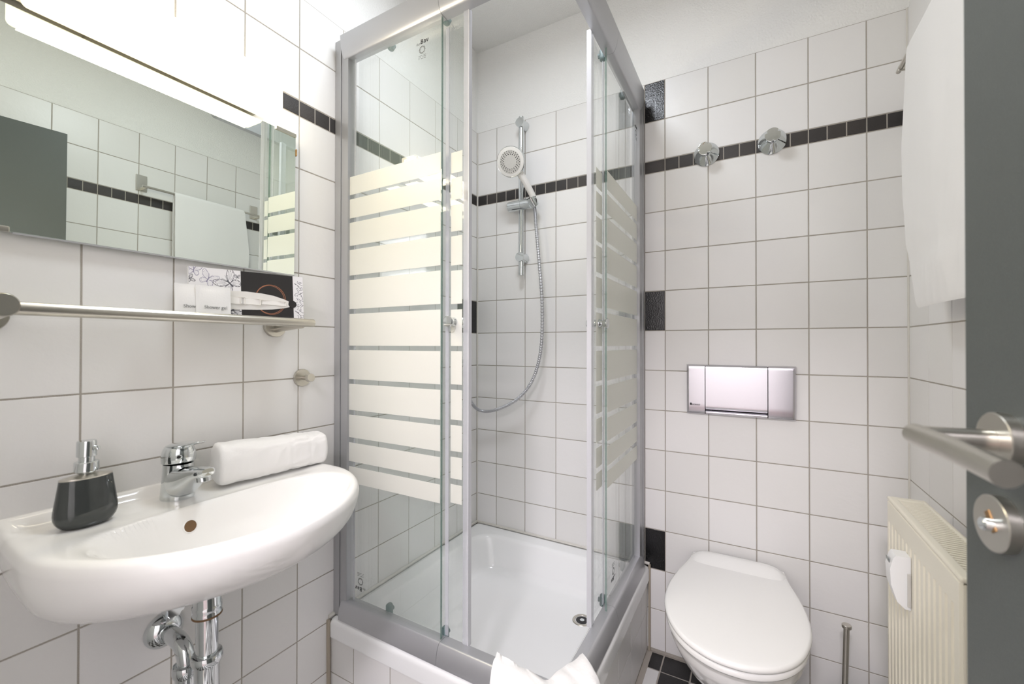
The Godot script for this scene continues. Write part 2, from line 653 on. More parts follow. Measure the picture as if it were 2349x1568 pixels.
# ------------------------------------------------------------------ shower
func shower_tray() -> void:
	var t := thing("shower_tray", "square white enamelled shower tray in the corner with a thick rounded lip", "shower tray", Vector3.ZERO)
	var W := 0.815
	var D := 0.836
	var m := MB.new()
	# rings from the underside of the lip over the rim down to the floor of the tray
	var rings := []
	var steps := [[0.0, 0.0, 0.277, 0.012], [0.0, 0.0, 0.318, 0.012], [0.003, 0.003, 0.329, 0.014], [0.010, 0.010, 0.3345, 0.018], [0.022, 0.022, 0.336, 0.024], [0.070, 0.066, 0.334, 0.10], [0.080, 0.074, 0.331, 0.10], [0.088, 0.082, 0.320, 0.10], [0.102, 0.095, 0.27, 0.10], [0.116, 0.107, 0.225, 0.095], [0.128, 0.118, 0.208, 0.09], [0.150, 0.140, 0.2005, 0.08], [0.30, 0.29, 0.1985, 0.05]]
	for s in steps:
		var inset_out: float = s[0]
		var inset_wall: float = s[1]
		var x0 := 0.002 + inset_wall
		var x1 := W - inset_out
		var z0 := 0.002 + inset_wall
		var z1 := D - inset_out
		var ring := rect_ring(x1 - x0, z1 - z0, s[3], s[2], 8)
		for k in ring.size(): ring[k] += Vector3((x0 + x1) / 2, 0, (z0 + z1) / 2)
		rings.append(ring)
	m.loft(rings, false)
	m.cap(rings[-1], false)
	put("basin", m, M.enamel, t, 50.0, false)
	var dr := lathe([Vector2(0.022, -0.02), Vector2(0.023, -0.001), Vector2(0.025, 0.0022), Vector2(0.033, 0.0024), Vector2(0.0352, 0.0)], Transform3D(Basis(), Vector3(0.630, 0.1995, 0.256)), 40)
	var o := put("drain", dr, M.steel, t, 38, false)
	put("drain_cup", lathe([Vector2(0.0, 0.0008), Vector2(0.0222, 0.0008), Vector2(0.0222, 0.0018), Vector2(0.0, 0.0018)], Transform3D(Basis(), Vector3(0.630, 0.1985, 0.256)), 32), M.dark_rubber, o)
	put("drain_stem", lathe([Vector2(0, 0), Vector2(0.006, 0), Vector2(0.006, 0.001), Vector2(0.008, 0.0015), Vector2(0.008, 0.0022), Vector2(0, 0.0022)], Transform3D(Basis(), Vector3(0.630, 0.1995, 0.256)), 24), M.chrome, o)
	var j := tube([Vector3(0.816, 0.338, 0.003), Vector3(0.003, 0.338, 0.003), Vector3(0.003, 0.338, 0.836)], 0.006, 8)
	put("silicone_joint", j, M.silicone, t)
	# tiled base under it
	var b := MB.new()
	b.box(Vector3(0, 0, 0.77), Vector3(0.806, 0.30, 0.827))
	b.box(Vector3(0.75, 0, 0), Vector3(0.806, 0.30, 0.77))
	var p := put("shower_plinth", b, M.grout)
	struct(p, "tiled base under the shower tray")
	var front := frame(Vector3.RIGHT, Vector3.UP, Vector3.BACK, Vector3(0, 0, 0.8285))
	var side := frame(Vector3.FORWARD, Vector3.UP, Vector3.RIGHT, Vector3(0.8075, 0, 0))
	for r in [[0.006, 0.160], [0.160, 0.283]]:
		var x := 0.0
		for x1 in [0.107, 0.259, 0.411, 0.563, 0.715, 0.8065]:
			lay("tile", p, front, x, x1, r[0], r[1], M.tiles[rng.randi() % 3])
			x = x1
		var z := 0.0
		for z1 in [0.11, 0.2655, 0.421, 0.5765, 0.732, 0.8275]:
			lay("tile", p, side, -z1, -z, r[0], r[1], M.tiles[rng.randi() % 3])
			z = z1
	put("corner_joint", tube([Vector3(0.003, 0, 0.835), Vector3(0.003, 0.33, 0.837)], 0.0065, 8), M.old_silicone, p)
	put("corner_joint", tube([Vector3(0.815, 0, 0.003), Vector3(0.815, 0.335, 0.003)], 0.005, 8), M.old_silicone, p)


func rail_shape(a: Vector3, b: Vector3, out: Vector3, h: float, depth: float, mitre: float, overhead := false) -> MB:    # a rail from a to b, flat inside, its outside a quarter round that bulges at the top (overhead) or at the foot; mitre: how far the outside runs on at b
	var m := MB.new()
	var along := (b - a).normalized()
	var rings := []
	for e in 2:
		var ring := PackedVector3Array()
		var prof := []
		for k in 13:
			var t := PI / 2 * k / 12
			prof.append(Vector2(depth * cos(t), h * (1.0 - sin(t)) if overhead else h * sin(t)))
		if overhead: prof.append(Vector2(-0.026, 0.0)); prof.append(Vector2(-0.026, h)); prof.append(Vector2(depth - 0.003, h))
		else: prof.append(Vector2(-0.026, h)); prof.append(Vector2(-0.026, 0.0)); prof.append(Vector2(depth - 0.003, 0.0))
		for q in prof:
			var base: Vector3 = a if e == 0 else b + along * (q.x * mitre)
			ring.append(base + out * q.x + Vector3.UP * q.y)
		rings.append(ring)
	m.loft(rings)
	return m


func knob(parent: Node3D, at: Vector3, out: Vector3) -> void:
	put("knob", lathe([Vector2(0, 0), Vector2(0.0125, 0), Vector2(0.0125, 0.004), Vector2(0.0095, 0.008), Vector2(0.0085, 0.012), Vector2(0.0125, 0.021), Vector2(0.0155, 0.024), Vector2(0.0155, 0.027), Vector2(0.014, 0.0285), Vector2(0, 0.029)], axis_to(out, at), 32), M.chrome, parent)


func roller(parent: Node3D, at: Vector3, out: Vector3) -> void:       # grey plastic runner housing
	var across := out.cross(Vector3.UP).normalized()
	var m := MB.new()
	m.add(rbox(Vector3(0.020, 0.018, 0.040), 0.006, 3, 0.0098), frame(across, out, across.cross(out), at))
	m.add(lathe([Vector2(0, 0), Vector2(0.007, 0), Vector2(0.007, 0.014), Vector2(0, 0.014)], axis_to(out, at), 16))
	put("roller", m, M.roller, parent)


func pane_set(parent: Node3D, called: String, xf: Transform3D, w: float, y0: float, y1: float, gaps: Array, x_from: float, x_to: float) -> Node3D:   # a glass panel in its own frame: x along, z out of the shower
	var p := MB.new()
	p.box(Vector3(0, y0, -0.003), Vector3(w, y1, 0.003))
	var o := put(called, p, M.pane, parent)
	o.transform = xf
	for k in gaps.size() - 1:
		var s := MB.new()
		s.box(Vector3(x_from, gaps[k + 1][1], 0.0031), Vector3(x_to, gaps[k][0], 0.0035))
		put("frosted_stripe", s, M.frost, o)
	return o


func glass_mark(parent: Node3D, xf: Transform3D, upside: bool) -> void:    # the small stamp in the corner of a pane
	var m := MB.new()
	for k in 14:
		var a := TAU * k / 14
		var c := Vector3(0.0095 * cos(a), 0.0095 * sin(a), 0)
		m.add(rbox(Vector3(0.0042, 0.0028, 0.0003), 0.0001, 1), Transform3D(Basis(Vector3.BACK, a), c))
	for r in 3:
		for k in 6:
			if (k + r) % 5 != 3:
				var w := 0.0026 + 0.0012 * ((k * 7 + r * 3) % 3)
				m.add(rbox(Vector3(w, 0.0014, 0.0003), 0.0001, 1), Transform3D(Basis(), Vector3(-0.0115 + 0.0046 * k, -0.0165 - 0.0042 * r, 0)))
	var o := put("printed_mark", m, M.grey_ink, parent)
	o.transform = xf * Transform3D(Basis(Vector3.BACK, PI if upside else 0.0), Vector3.ZERO)
	text("lettering", "Bav", 0.017, M.ink, Transform3D(Basis(), Vector3(0.008, 0.023, 0)), o, true)
	text("lettering", "duro", 0.009, M.grey_ink, Transform3D(Basis(), Vector3(-0.012, 0.0195, 0)), o)


func shower_enclosure() -> void:
	var t := thing("shower_enclosure", "square corner shower enclosure with aluminium frame and striped sliding glass doors", "shower", Vector3(0, 0.336, 0))
	var y := -0.336
	t.set_meta("label", "corner shower enclosure with silver frame and frosted striped sliding glass doors")
	var gaps := [[1.724, 1.724], [1.653, 1.667], [1.579, 1.593], [1.493, 1.506], [1.398, 1.4125], [1.291, 1.3065], [1.177, 1.191], [1.071, 1.086], [0.974, 0.989], [0.887, 0.903], [0.812, 0.828], [0.761, 0.761]]
	# stripe k runs from gaps[k + 1][1] up to gaps[k][0]
	for g in gaps:
		g[0] += y; g[1] += y
	var base := 0.338 + y
	var top := 2.166 + y
	# upright profiles on the walls
	for s in 2:
		var m := MB.new()
		if s == 0:
			m.box(Vector3(0.001, base, 0.782), Vector3(0.027, top, 0.817))
			m.box(Vector3(0.027, base, 0.786), Vector3(0.029, top - 0.002, 0.813))
			m.box(Vector3(0.029, base, 0.784), Vector3(0.058, top - 0.004, 0.8145))
		else:
			m.box(Vector3(0.764, base, 0.001), Vector3(0.797, top, 0.027))
			m.box(Vector3(0.768, base, 0.027), Vector3(0.793, top - 0.002, 0.029))
			m.box(Vector3(0.766, base, 0.029), Vector3(0.7945, top - 0.004, 0.075))
		put("wall_profile", m, M.alu, t)
	# rails: each of a piece beside the wall and a corner piece
	var zo := 0.812
	var xo := 0.791
	for lev in [[2.098, 0.068, true], [0.337, 0.054, false]]:
		var ry: float = lev[0] + y
		var called := "top_rail" if lev[2] else "bottom_rail"
		put(called, rail_shape(Vector3(0.040, ry, zo), Vector3(0.4285, ry, zo), Vector3.BACK, lev[1], 0.019, 0.0, lev[2]), M.alu_light, t, 25.0)
		put(called, rail_shape(Vector3(xo, ry, 0.4285), Vector3(xo, ry, 0.060), Vector3.RIGHT, lev[1], 0.019, 0.0, lev[2]), M.alu_light, t, 25.0)
		var c := MB.new()
		c.add(rail_shape(Vector3(0.4295, ry, zo), Vector3(xo, ry, zo), Vector3.BACK, lev[1], 0.019, 1.0, lev[2]))
		var c2 := rail_shape(Vector3(xo, ry, 0.4295), Vector3(xo, ry, zo), Vector3.RIGHT, lev[1], 0.019, 1.0, lev[2])
		c.add(c2)
		put(called, c, M.alu_light, t, 25.0)
	# panes: fixed ones outside, sliding ones behind them
	var low := 0.385 + y
	var high := 2.105 + y
	var lf := frame(Vector3.RIGHT, Vector3.UP, Vector3.BACK, Vector3(0.056, 0, 0.803))
	var rf := frame(Vector3.FORWARD, Vector3.UP, Vector3.RIGHT, Vector3(0.781, 0, 0.462))
	var fl := pane_set(t, "fixed_pane", lf, 0.368, low, high, gaps, 0.002, 0.3665)
	var fr := pane_set(t, "fixed_pane", rf, 0.390, low, high, gaps, 0.002, 0.386)
	var ls := frame(Vector3.RIGHT, Vector3.UP, Vector3.BACK, Vector3(0.075, 0, 0.783))
	var rs := frame(Vector3.FORWARD, Vector3.UP, Vector3.RIGHT, Vector3(0.760, 0, 0.545))
	var sl := pane_set(t, "sliding_pane", ls, 0.412, low + 0.008, high - 0.006, gaps, 0.368, 0.406)
	var sr := pane_set(t, "sliding_pane", rs, 0.450, low + 0.008, high - 0.006, gaps, 0.043, 0.100)
	# green glass edges, seals and the magnetic strips at the opening
	for a in [[fl, 0.368, 0.3695], [fr, -0.0015, 0.0]]:
		var e := MB.new()
		e.box(Vector3(a[1], low, -0.003), Vector3(a[2], high, 0.003))
		put("pane_edge", e, M.pane_edge, a[0])
	for a in [[sl, 0.351, 0.362], [sr, 0.102, 0.113]]:
		var e := MB.new()
		e.box(Vector3(a[1], low + 0.01, 0.0034), Vector3(a[2], high - 0.03, 0.0058))
		put("edge_seal", e, M.seal, a[0])
	for a in [[sl, 0.412, 0.429], [sr, -0.010, 0.012]]:
		var e := MB.new()
		e.box(Vector3(a[1], low + 0.004, -0.0065), Vector3(a[2], high - 0.004, 0.0065))
		put("magnetic_strip", e, M.seal, a[0])
		var e2 := MB.new()
		var edge: float = a[2] if a[0] == sl else a[1]
		e2.box(Vector3(edge - 0.0012, low + 0.004, -0.0070), Vector3(edge + 0.0012, high - 0.004, 0.0070))
		put("strip_lip", e2, M.lip, a[0])
	for a in [[fl, 0.014], [fr, 0.366]]:
		var e := MB.new()
		e.box(Vector3(a[1], low, -0.0042), Vector3(a[1] + 0.008, high, -0.0032))
		put("edge_seal", e, M.seal, a[0])
	for a in [[sl, 0.378, 1.257], [sr, 0.068, 1.259]]:
		knob(a[0], Vector3(a[1], a[2] + y, 0.0035), Vector3.BACK)
		knob(a[0], Vector3(a[1], a[2] + y, -0.004), Vector3.FORWARD)
	for a in [[sl, 0.345], [sr, 0.130], [sl, 0.132], [sr, 0.37]]:
		roller(a[0], Vector3(a[1], 0.392 + y, -0.004), Vector3.FORWARD)
		roller(a[0], Vector3(a[1], 2.112 + y, -0.004), Vector3.FORWARD)
	glass_mark(fl, Transform3D(Basis(), Vector3(0.299, 2.029 + y, 0.0034)), false)
	glass_mark(fl, Transform3D(Basis(), Vector3(0.056, 0.463 + y, 0.0034)), true)
	glass_mark(fr, Transform3D(Basis(), Vector3(0.066, 0.482 + y, 0.0034)), true)
	glass_mark(fr, Transform3D(Basis(), Vector3(0.370, 2.000 + y, 0.0034)), false)


# ------------------------------------------------------------------ mirror and its lamp
func mirror_and_lamp() -> void:
	var t := thing("mirror", "frameless rectangular wall mirror under the glowing lamp, held by small clips", "mirror", Vector3(0.0, 1.395, 1.267))
	var tilt := 0.0114
	var lean := Transform3D(Basis(Vector3.BACK, -tilt), Vector3(0.02 - tilt * 0.205, 0, 0))
	var g := MB.new()
	g.box(Vector3(-0.0006, 0.0, -0.300), Vector3(0.0, 0.400, 0.300))
	var o := put("mirror_glass", g, M.mirror, t)
	o.transform = lean
	var e := MB.new()
	e.box(Vector3(-0.005, -0.0004, -0.3004), Vector3(-0.0007, 0.4004, 0.3004))
	put("mirror_back", e, M.mirror_edge, t).transform = lean
	var trim := MB.new()
	trim.box(Vector3(-0.005, -0.0034, -0.300), Vector3(0.0012, -0.0006, 0.236))
	put("lower_edge", trim, M.alu_light, t).transform = lean
	for a in [[0.240, 0.30, -0.002, 0.008], [-0.3, -0.24, 0.394, 0.404]]:
		var c := MB.new()
		c.add(rbox(Vector3(0.004, a[3] - a[2], a[1] - a[0]), 0.0015, 2), Transform3D(Basis(), Vector3(0.0022, (a[2] + a[3]) / 2, (a[0] + a[1]) / 2)))
		put("clip", c, M.steel, t).transform = lean
	for q in [[0.0078, 0.35, -0.26, 0.014], [0.0055, 0.05, -0.26, 0.010], [0.0055, 0.05, 0.26, 0.010]]:
		put("wall_spacer", _moved(rbox(Vector3(q[3], 0.02, 0.02), 0.001, 1), Vector3(q[0], q[1], q[2])), M.white_plastic, t)
	var bc := MB.new()
	bc.add(rbox(Vector3(0.008, 0.020, 0.003), 0.0008, 1), Transform3D(Basis(), Vector3(-0.001, 0.352, -0.3018)))
	put("clip", bc, M.copper, t).transform = lean
	# the lamp: a long opal box on a metal back plate
	var l := thing("mirror_lamp", "long glowing opal box lamp above the mirror", "lamp", Vector3(0, 1.842, 1.2775))
	put("lamp_shade", _moved(rbox(Vector3(0.073, 0.097, 0.447), 0.010, 4), Vector3(0.0690, 0, 0)), M.opal, l)
	var bp := MB.new()
	bp.add(rbox(Vector3(0.026, 0.075, 0.52), 0.002, 2), Transform3D(Basis(), Vector3(0.0165, 0.0, 0.06)))
	put("back_plate", bp, M.steel, l)
	var warm := rgb(255, 240, 210)
	area_light("front_light", Vector3(0.1072, 0, 0), Vector3.RIGHT, Vector2(0.42, 0.08), LAMP_ENERGY, warm, l)
	area_light("lower_light", Vector3(0.070, -0.0505, 0), Vector3.DOWN, Vector2(0.06, 0.42), LAMP_ENERGY * 0.40, warm, l)
	area_light("upper_light", Vector3(0.070, 0.0505, 0), Vector3.UP, Vector2(0.06, 0.42), LAMP_ENERGY * 0.11, warm, l)
	area_light("end_light", Vector3(0.070, 0, -0.2255), Vector3.FORWARD, Vector2(0.06, 0.08), LAMP_ENERGY * 0.05, warm, l)


func _moved(m: MB, by: Vector3) -> MB:
	var o := MB.new()
	o.add(m, Transform3D(Basis(), by))
	return o


# ------------------------------------------------------------------ washbasin
const BZ := 1.225
func basin_outline(k: int, n: int, grow := 1.0) -> Vector2:      # (x, z) of the rim: straight sides, a rounded front
	var a := PI * k / (n - 1)                      # 0: far side at the wall ... PI: near side at the wall
	var hw := 0.297 * grow
	var front := 0.435 * grow
	var side := 0.16
	# three stretches: side, front curve, side
	var f := float(k) / (n - 1)
	if f < 0.14: return Vector2(side * f / 0.14, BZ - hw + 0.006 * pow(1 - f / 0.14, 2))
	if f > 0.86: return Vector2(side * (1 - f) / 0.14, BZ + hw - 0.006 * pow(1 - (1 - f) / 0.14, 2))
	a = PI * (f - 0.14) / 0.72
	var e := 2.0 / 1.85
	return Vector2(side + (front - side) * pow(absf(sin(a)), e), BZ - hw * signf(cos(a)) * pow(absf(cos(a)), e))


func basin_height(x: float, z: float) -> float:
	var h := 0.8610
	h += 0.021 * smoothstep(0.030, 0.006, x)                      # raised ledge along the wall
	h -= 0.004 * smoothstep(0.02, 0.05, x) * smoothstep(0.17, 0.12, x) * smoothstep(0.27, 0.2, absf(z - BZ))
	var e := 1.9 if x > 0.24 else 2.6
	var b := pow(pow(absf(x - 0.24) / (0.169 if x > 0.24 else 0.094), e) + pow(absf(z - BZ) / 0.252, e), 1.0 / e)
	if b < 1.0:
		var d := 1.0 - b
		h -= 0.118 * (1.0 - pow(1.0 - d, 2.6)) * smoothstep(0.0, 0.22, d)
	return h


func washbasin() -> void:
	var t := thing("washbasin", "white ceramic washbasin with curved front on the left wall", "washbasin", Vector3(0, 0.86, BZ))
	var off := -t.position
	var n := 81
	var top := []
	var nv := 44
	for j in nv + 1:
		var v := pow(float(j) / nv, 1.15)
		var row := PackedVector3Array()
		for k in n:
			var o := basin_outline(k, n)
			var c := Vector2(0.27, BZ)
			if o.x < 0.1: c = Vector2(0.27, BZ)
			var p := o.lerp(c, v)
			var edge := minf(1.0, (o - p).length() / 0.020)
			var round_over := 0.018 * (1.0 - sqrt(1.0 - pow(1.0 - edge, 2))) if o.x > 0.0005 else 0.0
			if j == 0: round_over = 0.018 if o.x > 0.0005 else 0.0
			row.append(Vector3(p.x, basin_height(p.x, p.y) - round_over, p.y) + off)
		top.append(row)
	# the wall side: run the deck straight back to the wall
	var m := MB.new()
	top.reverse()
	m.loft(top, false, false)
	top.reverse()
	# strip between the two wall corners: the open side of the grid is the line from corner to centre, so close it
	var wall := []
	for j in nv + 1:
		var row := PackedVector3Array()
		var a: Vector3 = top[j][n - 1]
		var b: Vector3 = top[j][0]
		for k in 41:
			var p := a.lerp(b, k / 40.0) - off
			row.append(Vector3(p.x, basin_height(p.x, p.z), p.z) + off)
		wall.append(row)
	wall.reverse()
	m.loft(wall, false, false)
	# outside, from the rim down and in to the outlet
	var rings := []
	for j in 25:
		var f := PI / 2 * j / 24
		var k_in := 0.42 + 0.58 * pow(cos(f), 0.85)
		var drop := 0.018 + 0.128 * pow(sin(f), 1.05)
		var ring := PackedVector3Array()
		for k in n:
			var o := basin_outline(k, n)
			var x := o.x * k_in
			var z := BZ + (o.y - BZ) * (0.66 + 0.34 * pow(cos(f), 0.62))
			ring.append(Vector3(x, 0.861 - drop, z) + off)
		rings.append(ring)
	m.loft(rings, false, false)
	m.loft([rings[-1], _flat(rings[-1], Vector3(0.10, 0.861 - 0.148, BZ) + off)], false, false)
	put("bowl", m, M.ceramic, t, 60.0, true)
	# overflow hole in the back slope of the bowl
	var hole := Vector3(0.163, 0, 1.2875)
	hole.y = basin_height(hole.x, hole.z)
	var nx := basin_height(hole.x + 0.004, hole.z) - basin_height(hole.x - 0.004, hole.z)
	var nz := basin_height(hole.x, hole.z + 0.004) - basin_height(hole.x, hole.z - 0.004)
	var nn := Vector3(-nx / 0.008, 1, -nz / 0.008).normalized()
	var xf := axis_to(nn, hole + off)
	var ov := put("overflow", lathe([Vector2(0.0112, 0.0002), Vector2(0.0116, 0.0012), Vector2(0.0128, 0.0014), Vector2(0.0142, 0.0003)], xf, 32), M.ceramic, t, 38.0, false)
	put("overflow_hole", lathe([Vector2(0, 0.0005), Vector2(0.0114, 0.0005), Vector2(0.0114, 0.0007), Vector2(0, 0.0007)], xf, 24), M.rust, ov)


func _flat(ring: PackedVector3Array, c: Vector3) -> PackedVector3Array:
	var out := PackedVector3Array()
	for p in ring: out.append(c)
	return out


func drain_pipes() -> void:
	var t := thing("drain_pipe", "chrome waste pipe with trap and wall rosette beneath the basin", "pipe", Vector3(0.19, 0.3, 1.268))
	var o := -t.position
	var x := 0.19
	var z := 1.268
	put("down_pipe", tube([Vector3(x, 0.69, z) + o, Vector3(x, 0.42, z) + o], 0.0196, 32), M.chrome, t)
	put("collar_nut", lathe([Vector2(0.0196, 0.715), Vector2(0.0245, 0.712), Vector2(0.0245, 0.664), Vector2(0.0262, 0.661), Vector2(0.0262, 0.655), Vector2(0.0252, 0.652), Vector2(0.0262, 0.649), Vector2(0.0262, 0.642), Vector2(0.0196, 0.6395)], Transform3D(Basis(), Vector3(x, 0, z) + o), 40), M.chrome, t, 38.0, true)
	put("rust_ring", lathe([Vector2(0.0197, 0.6415), Vector2(0.0266, 0.6405), Vector2(0.0266, 0.6445), Vector2(0.0197, 0.645)], Transform3D(Basis(), Vector3(x, 0, z) + o), 40), M.rust, t)
	put("lower_collar", lathe([Vector2(0.0196, 0.5645), Vector2(0.0262, 0.563), Vector2(0.028, 0.557), Vector2(0.028, 0.550), Vector2(0.0255, 0.544), Vector2(0.0205, 0.542)], Transform3D(Basis(), Vector3(x, 0, z) + o), 40), M.chrome, t)
	put("trap_sleeve", tube([Vector3(x, 0.545, z) + o, Vector3(x, 0.42, z) + o], 0.0222, 32), M.chrome, t)
	# from the trap back up and into the wall
	var ux := 0.105
	var uz := 1.268
	var path := [Vector3(x, 0.425, z)]
	for k in 9:
		var a := PI * k / 8
		path.append(Vector3((x + ux) / 2 + (x - ux) / 2 * cos(a), 0.415 - (x - ux) / 2 * sin(a), z))
	put("trap_bend", tube(path.map(func(p): return p + o), 0.0215, 24), M.chrome, t)
	put("up_pipe", tube([Vector3(ux, 0.415, uz) + o, Vector3(ux, 0.505, uz) + o], 0.0200, 24), M.chrome, t)
	put("up_collar", lathe([Vector2(0.0165, 0.512), Vector2(0.0235, 0.510), Vector2(0.0255, 0.504), Vector2(0.0255, 0.494), Vector2(0.023, 0.487), Vector2(0.0165, 0.485)], Transform3D(Basis(), Vector3(ux, 0, uz) + o), 32), M.chrome, t)
	var elbow := [Vector3(ux, 0.49, uz), Vector3(ux, 0.512, uz)]
	for k in 9:
		var a := PI / 2 * k / 8
		elbow.append(Vector3(ux - 0.045 + 0.045 * cos(a), 0.512 + 0.036 * sin(a), uz))
	elbow.append(Vector3(0.002, 0.548, uz))
	put("elbow", tube(elbow.map(func(p): return p + o), 0.0165, 24), M.chrome, t)
	put("rosette", lathe([Vector2(0.017, 0.022), Vector2(0.022, 0.021), Vector2(0.033, 0.014), Vector2(0.0375, 0.006), Vector2(0.038, 0.0)], axis_to(Vector3.RIGHT, Vector3(0.001, 0.548, uz) + o), 40), M.chrome, t, 60.0, false)
	# a stop valve close under the basin, half hidden
	var v := thing("stop_valve", "small chrome stop valve on the wall, half hidden under the basin", "valve", Vector3(0.0, 0.618, 1.262))
	put("valve_body", tube([Vector3(0.001, 0, 0), Vector3(0.05, 0, 0)], 0.009, 20), M.chrome, v)
	var star := PackedVector2Array()
	for k in 24:
		var a := TAU * k / 24
		star.append(Vector2(cos(a), sin(a)) * (0.019 if k % 3 else 0.016))
	put("valve_handle", _turned(prism(star, 0.018, 0.001), frame(Vector3.FORWARD, Vector3.UP, Vector3.RIGHT, Vector3(0.05, 0, 0.012))), M.chrome, v)
	put("supply_pipe", tube([Vector3(0.03, 0, -0.002), Vector3(0.03, 0.16, -0.004)], 0.005, 12), M.dark_rubber, v)


func _turned(m: MB, xf: Transform3D) -> MB:
	var o := MB.new()
	o.add(m, xf)
	return o


# ------------------------------------------------------------------ toilet
func lid_half(s: float) -> float:       # half width of the lid at distance z from the wall
	var pts := [[0.022, 0.143], [0.05, 0.146], [0.08, 0.150], [0.12, 0.158], [0.17, 0.170], [0.22, 0.1795], [0.27, 0.1855], [0.32, 0.187], [0.37, 0.183], [0.42, 0.172], [0.46, 0.157], [0.50, 0.133], [0.53, 0.107], [0.555, 0.075], [0.568, 0.047], [0.575, 0.0]]
	for i in pts.size() - 1:
		if s <= pts[i + 1][0]:
			return lerpf(pts[i][1], pts[i + 1][1], (s - pts[i][0]) / (pts[i + 1][0] - pts[i][0]))
	return 0.0


func lid_outline(shrink := 0.0) -> Array:
	var half := []
	for p in [[0.143, 0.022], [0.1455, 0.05], [0.150, 0.08], [0.158, 0.12], [0.170, 0.17], [0.1795, 0.22], [0.1858, 0.27], [0.1875, 0.32], [0.184, 0.37], [0.173, 0.42], [0.157, 0.465], [0.132, 0.507], [0.100, 0.540], [0.064, 0.562], [0.030, 0.573], [0.0, 0.5755]]:
		half.append(Vector2(p[0], p[1]))
	half = smooth_path(half, 3)
	var out := []
	for p in half: out.append(p)
	for i in range(half.size() - 2, -1, -1): out.append(Vector2(-half[i].x, half[i].y))
	var c := Vector2(0, 0.30)
	var res := []
	for p in out:
		var q: Vector2 = p
		var r := q - c
		q = c + r * (1.0 - shrink / maxf(r.length(), 0.01))
		res.append(q)
	return res


func toilet() -> void:
	var t := thing("toilet", "white wall-hung toilet with closed lid on the back wall", "toilet", Vector3(1.118, 0, 0))
	var rings := []
	# lid: rounded edge, slight crown
	for s in [[0.010, 0.417], [0.003, 0.4185], [0.0, 0.422], [0.0, 0.427], [0.0025, 0.4315], [0.007, 0.434], [0.02, 0.4352], [0.06, 0.4365], [0.11, 0.4372], [0.16, 0.4375]]:
		var ring := PackedVector3Array()
		for p in lid_outline(s[0]): ring.append(Vector3(p.x, s[1], p.y))
		rings.append(ring)
	var m := MB.new()
	m.loft(rings)
	put("lid", m, M.lid, t, 60.0)
	# raised hump along the hinges
	var hump := MB.new()
	var hr := []
	for j in 15:
		var z := 0.020 + 0.095 * j / 14.0
		var row := PackedVector3Array()
		var hgt := 0.4365 + 0.020 * pow(sin(PI * clampf((j + 2.5) / 16.5, 0, 1)), 1.2)
		if j == 14: hgt = 0.4362
		for k in 25:
			var f := k / 24.0 * 2 - 1
			row.append(Vector3((lid_half(z) - 0.004) * f, hgt - 0.022 * pow(absf(f), 7), z))
		hr.append(row)
	hump.loft(hr, false, false)
	var rear := PackedVector3Array()
	for k in 25:
		rear.append(Vector3(hr[0][k].x, 0.42, 0.0205))
	hump.loft([rear, hr[0]], false, false)
	put("hinge_cover", hump, M.lid, t, 60.0, false)
	# seat ring seen as a second line under the lid
	rings = []
	for s in [[0.020, 0.395], [0.006, 0.397], [0.003, 0.402], [0.004, 0.410], [0.008, 0.4155]]:
		var ring := PackedVector3Array()
		for p in lid_outline(s[0]): ring.append(Vector3(p.x, s[1], p.y))
		rings.append(ring)
	m = MB.new()
	m.loft(rings)
	put("seat", m, M.lid, t, 60.0)
	# bowl: rim, waist and foot against the wall
	rings = []
	for s in [[0.0, 1.0, 0.394, 0.0], [0.004, 1.0, 0.382, 0.0], [0.005, 1.0, 0.36, 0.0], [0.012, 0.985, 0.335, 0.0], [0.022, 0.95, 0.30, 0.0], [0.035, 0.89, 0.255, 0.0], [0.05, 0.80, 0.205, 0.0], [0.066, 0.69, 0.155, 0.0], [0.08, 0.585, 0.115, 0.0], [0.095, 0.50, 0.092, 0.0], [0.12, 0.42, 0.082, 0.0]]:
		var ring := PackedVector3Array()
		for p in lid_outline(s[0] + 0.004):
			ring.append(Vector3(p.x * (0.45 + 0.55 * s[1]), s[2], maxf(0.001, (p.y - 0.024) * s[1])))
		rings.append(ring)
	m = MB.new()
	m.loft(rings)
	put("bowl", m, M.ceramic, t, 60.0)


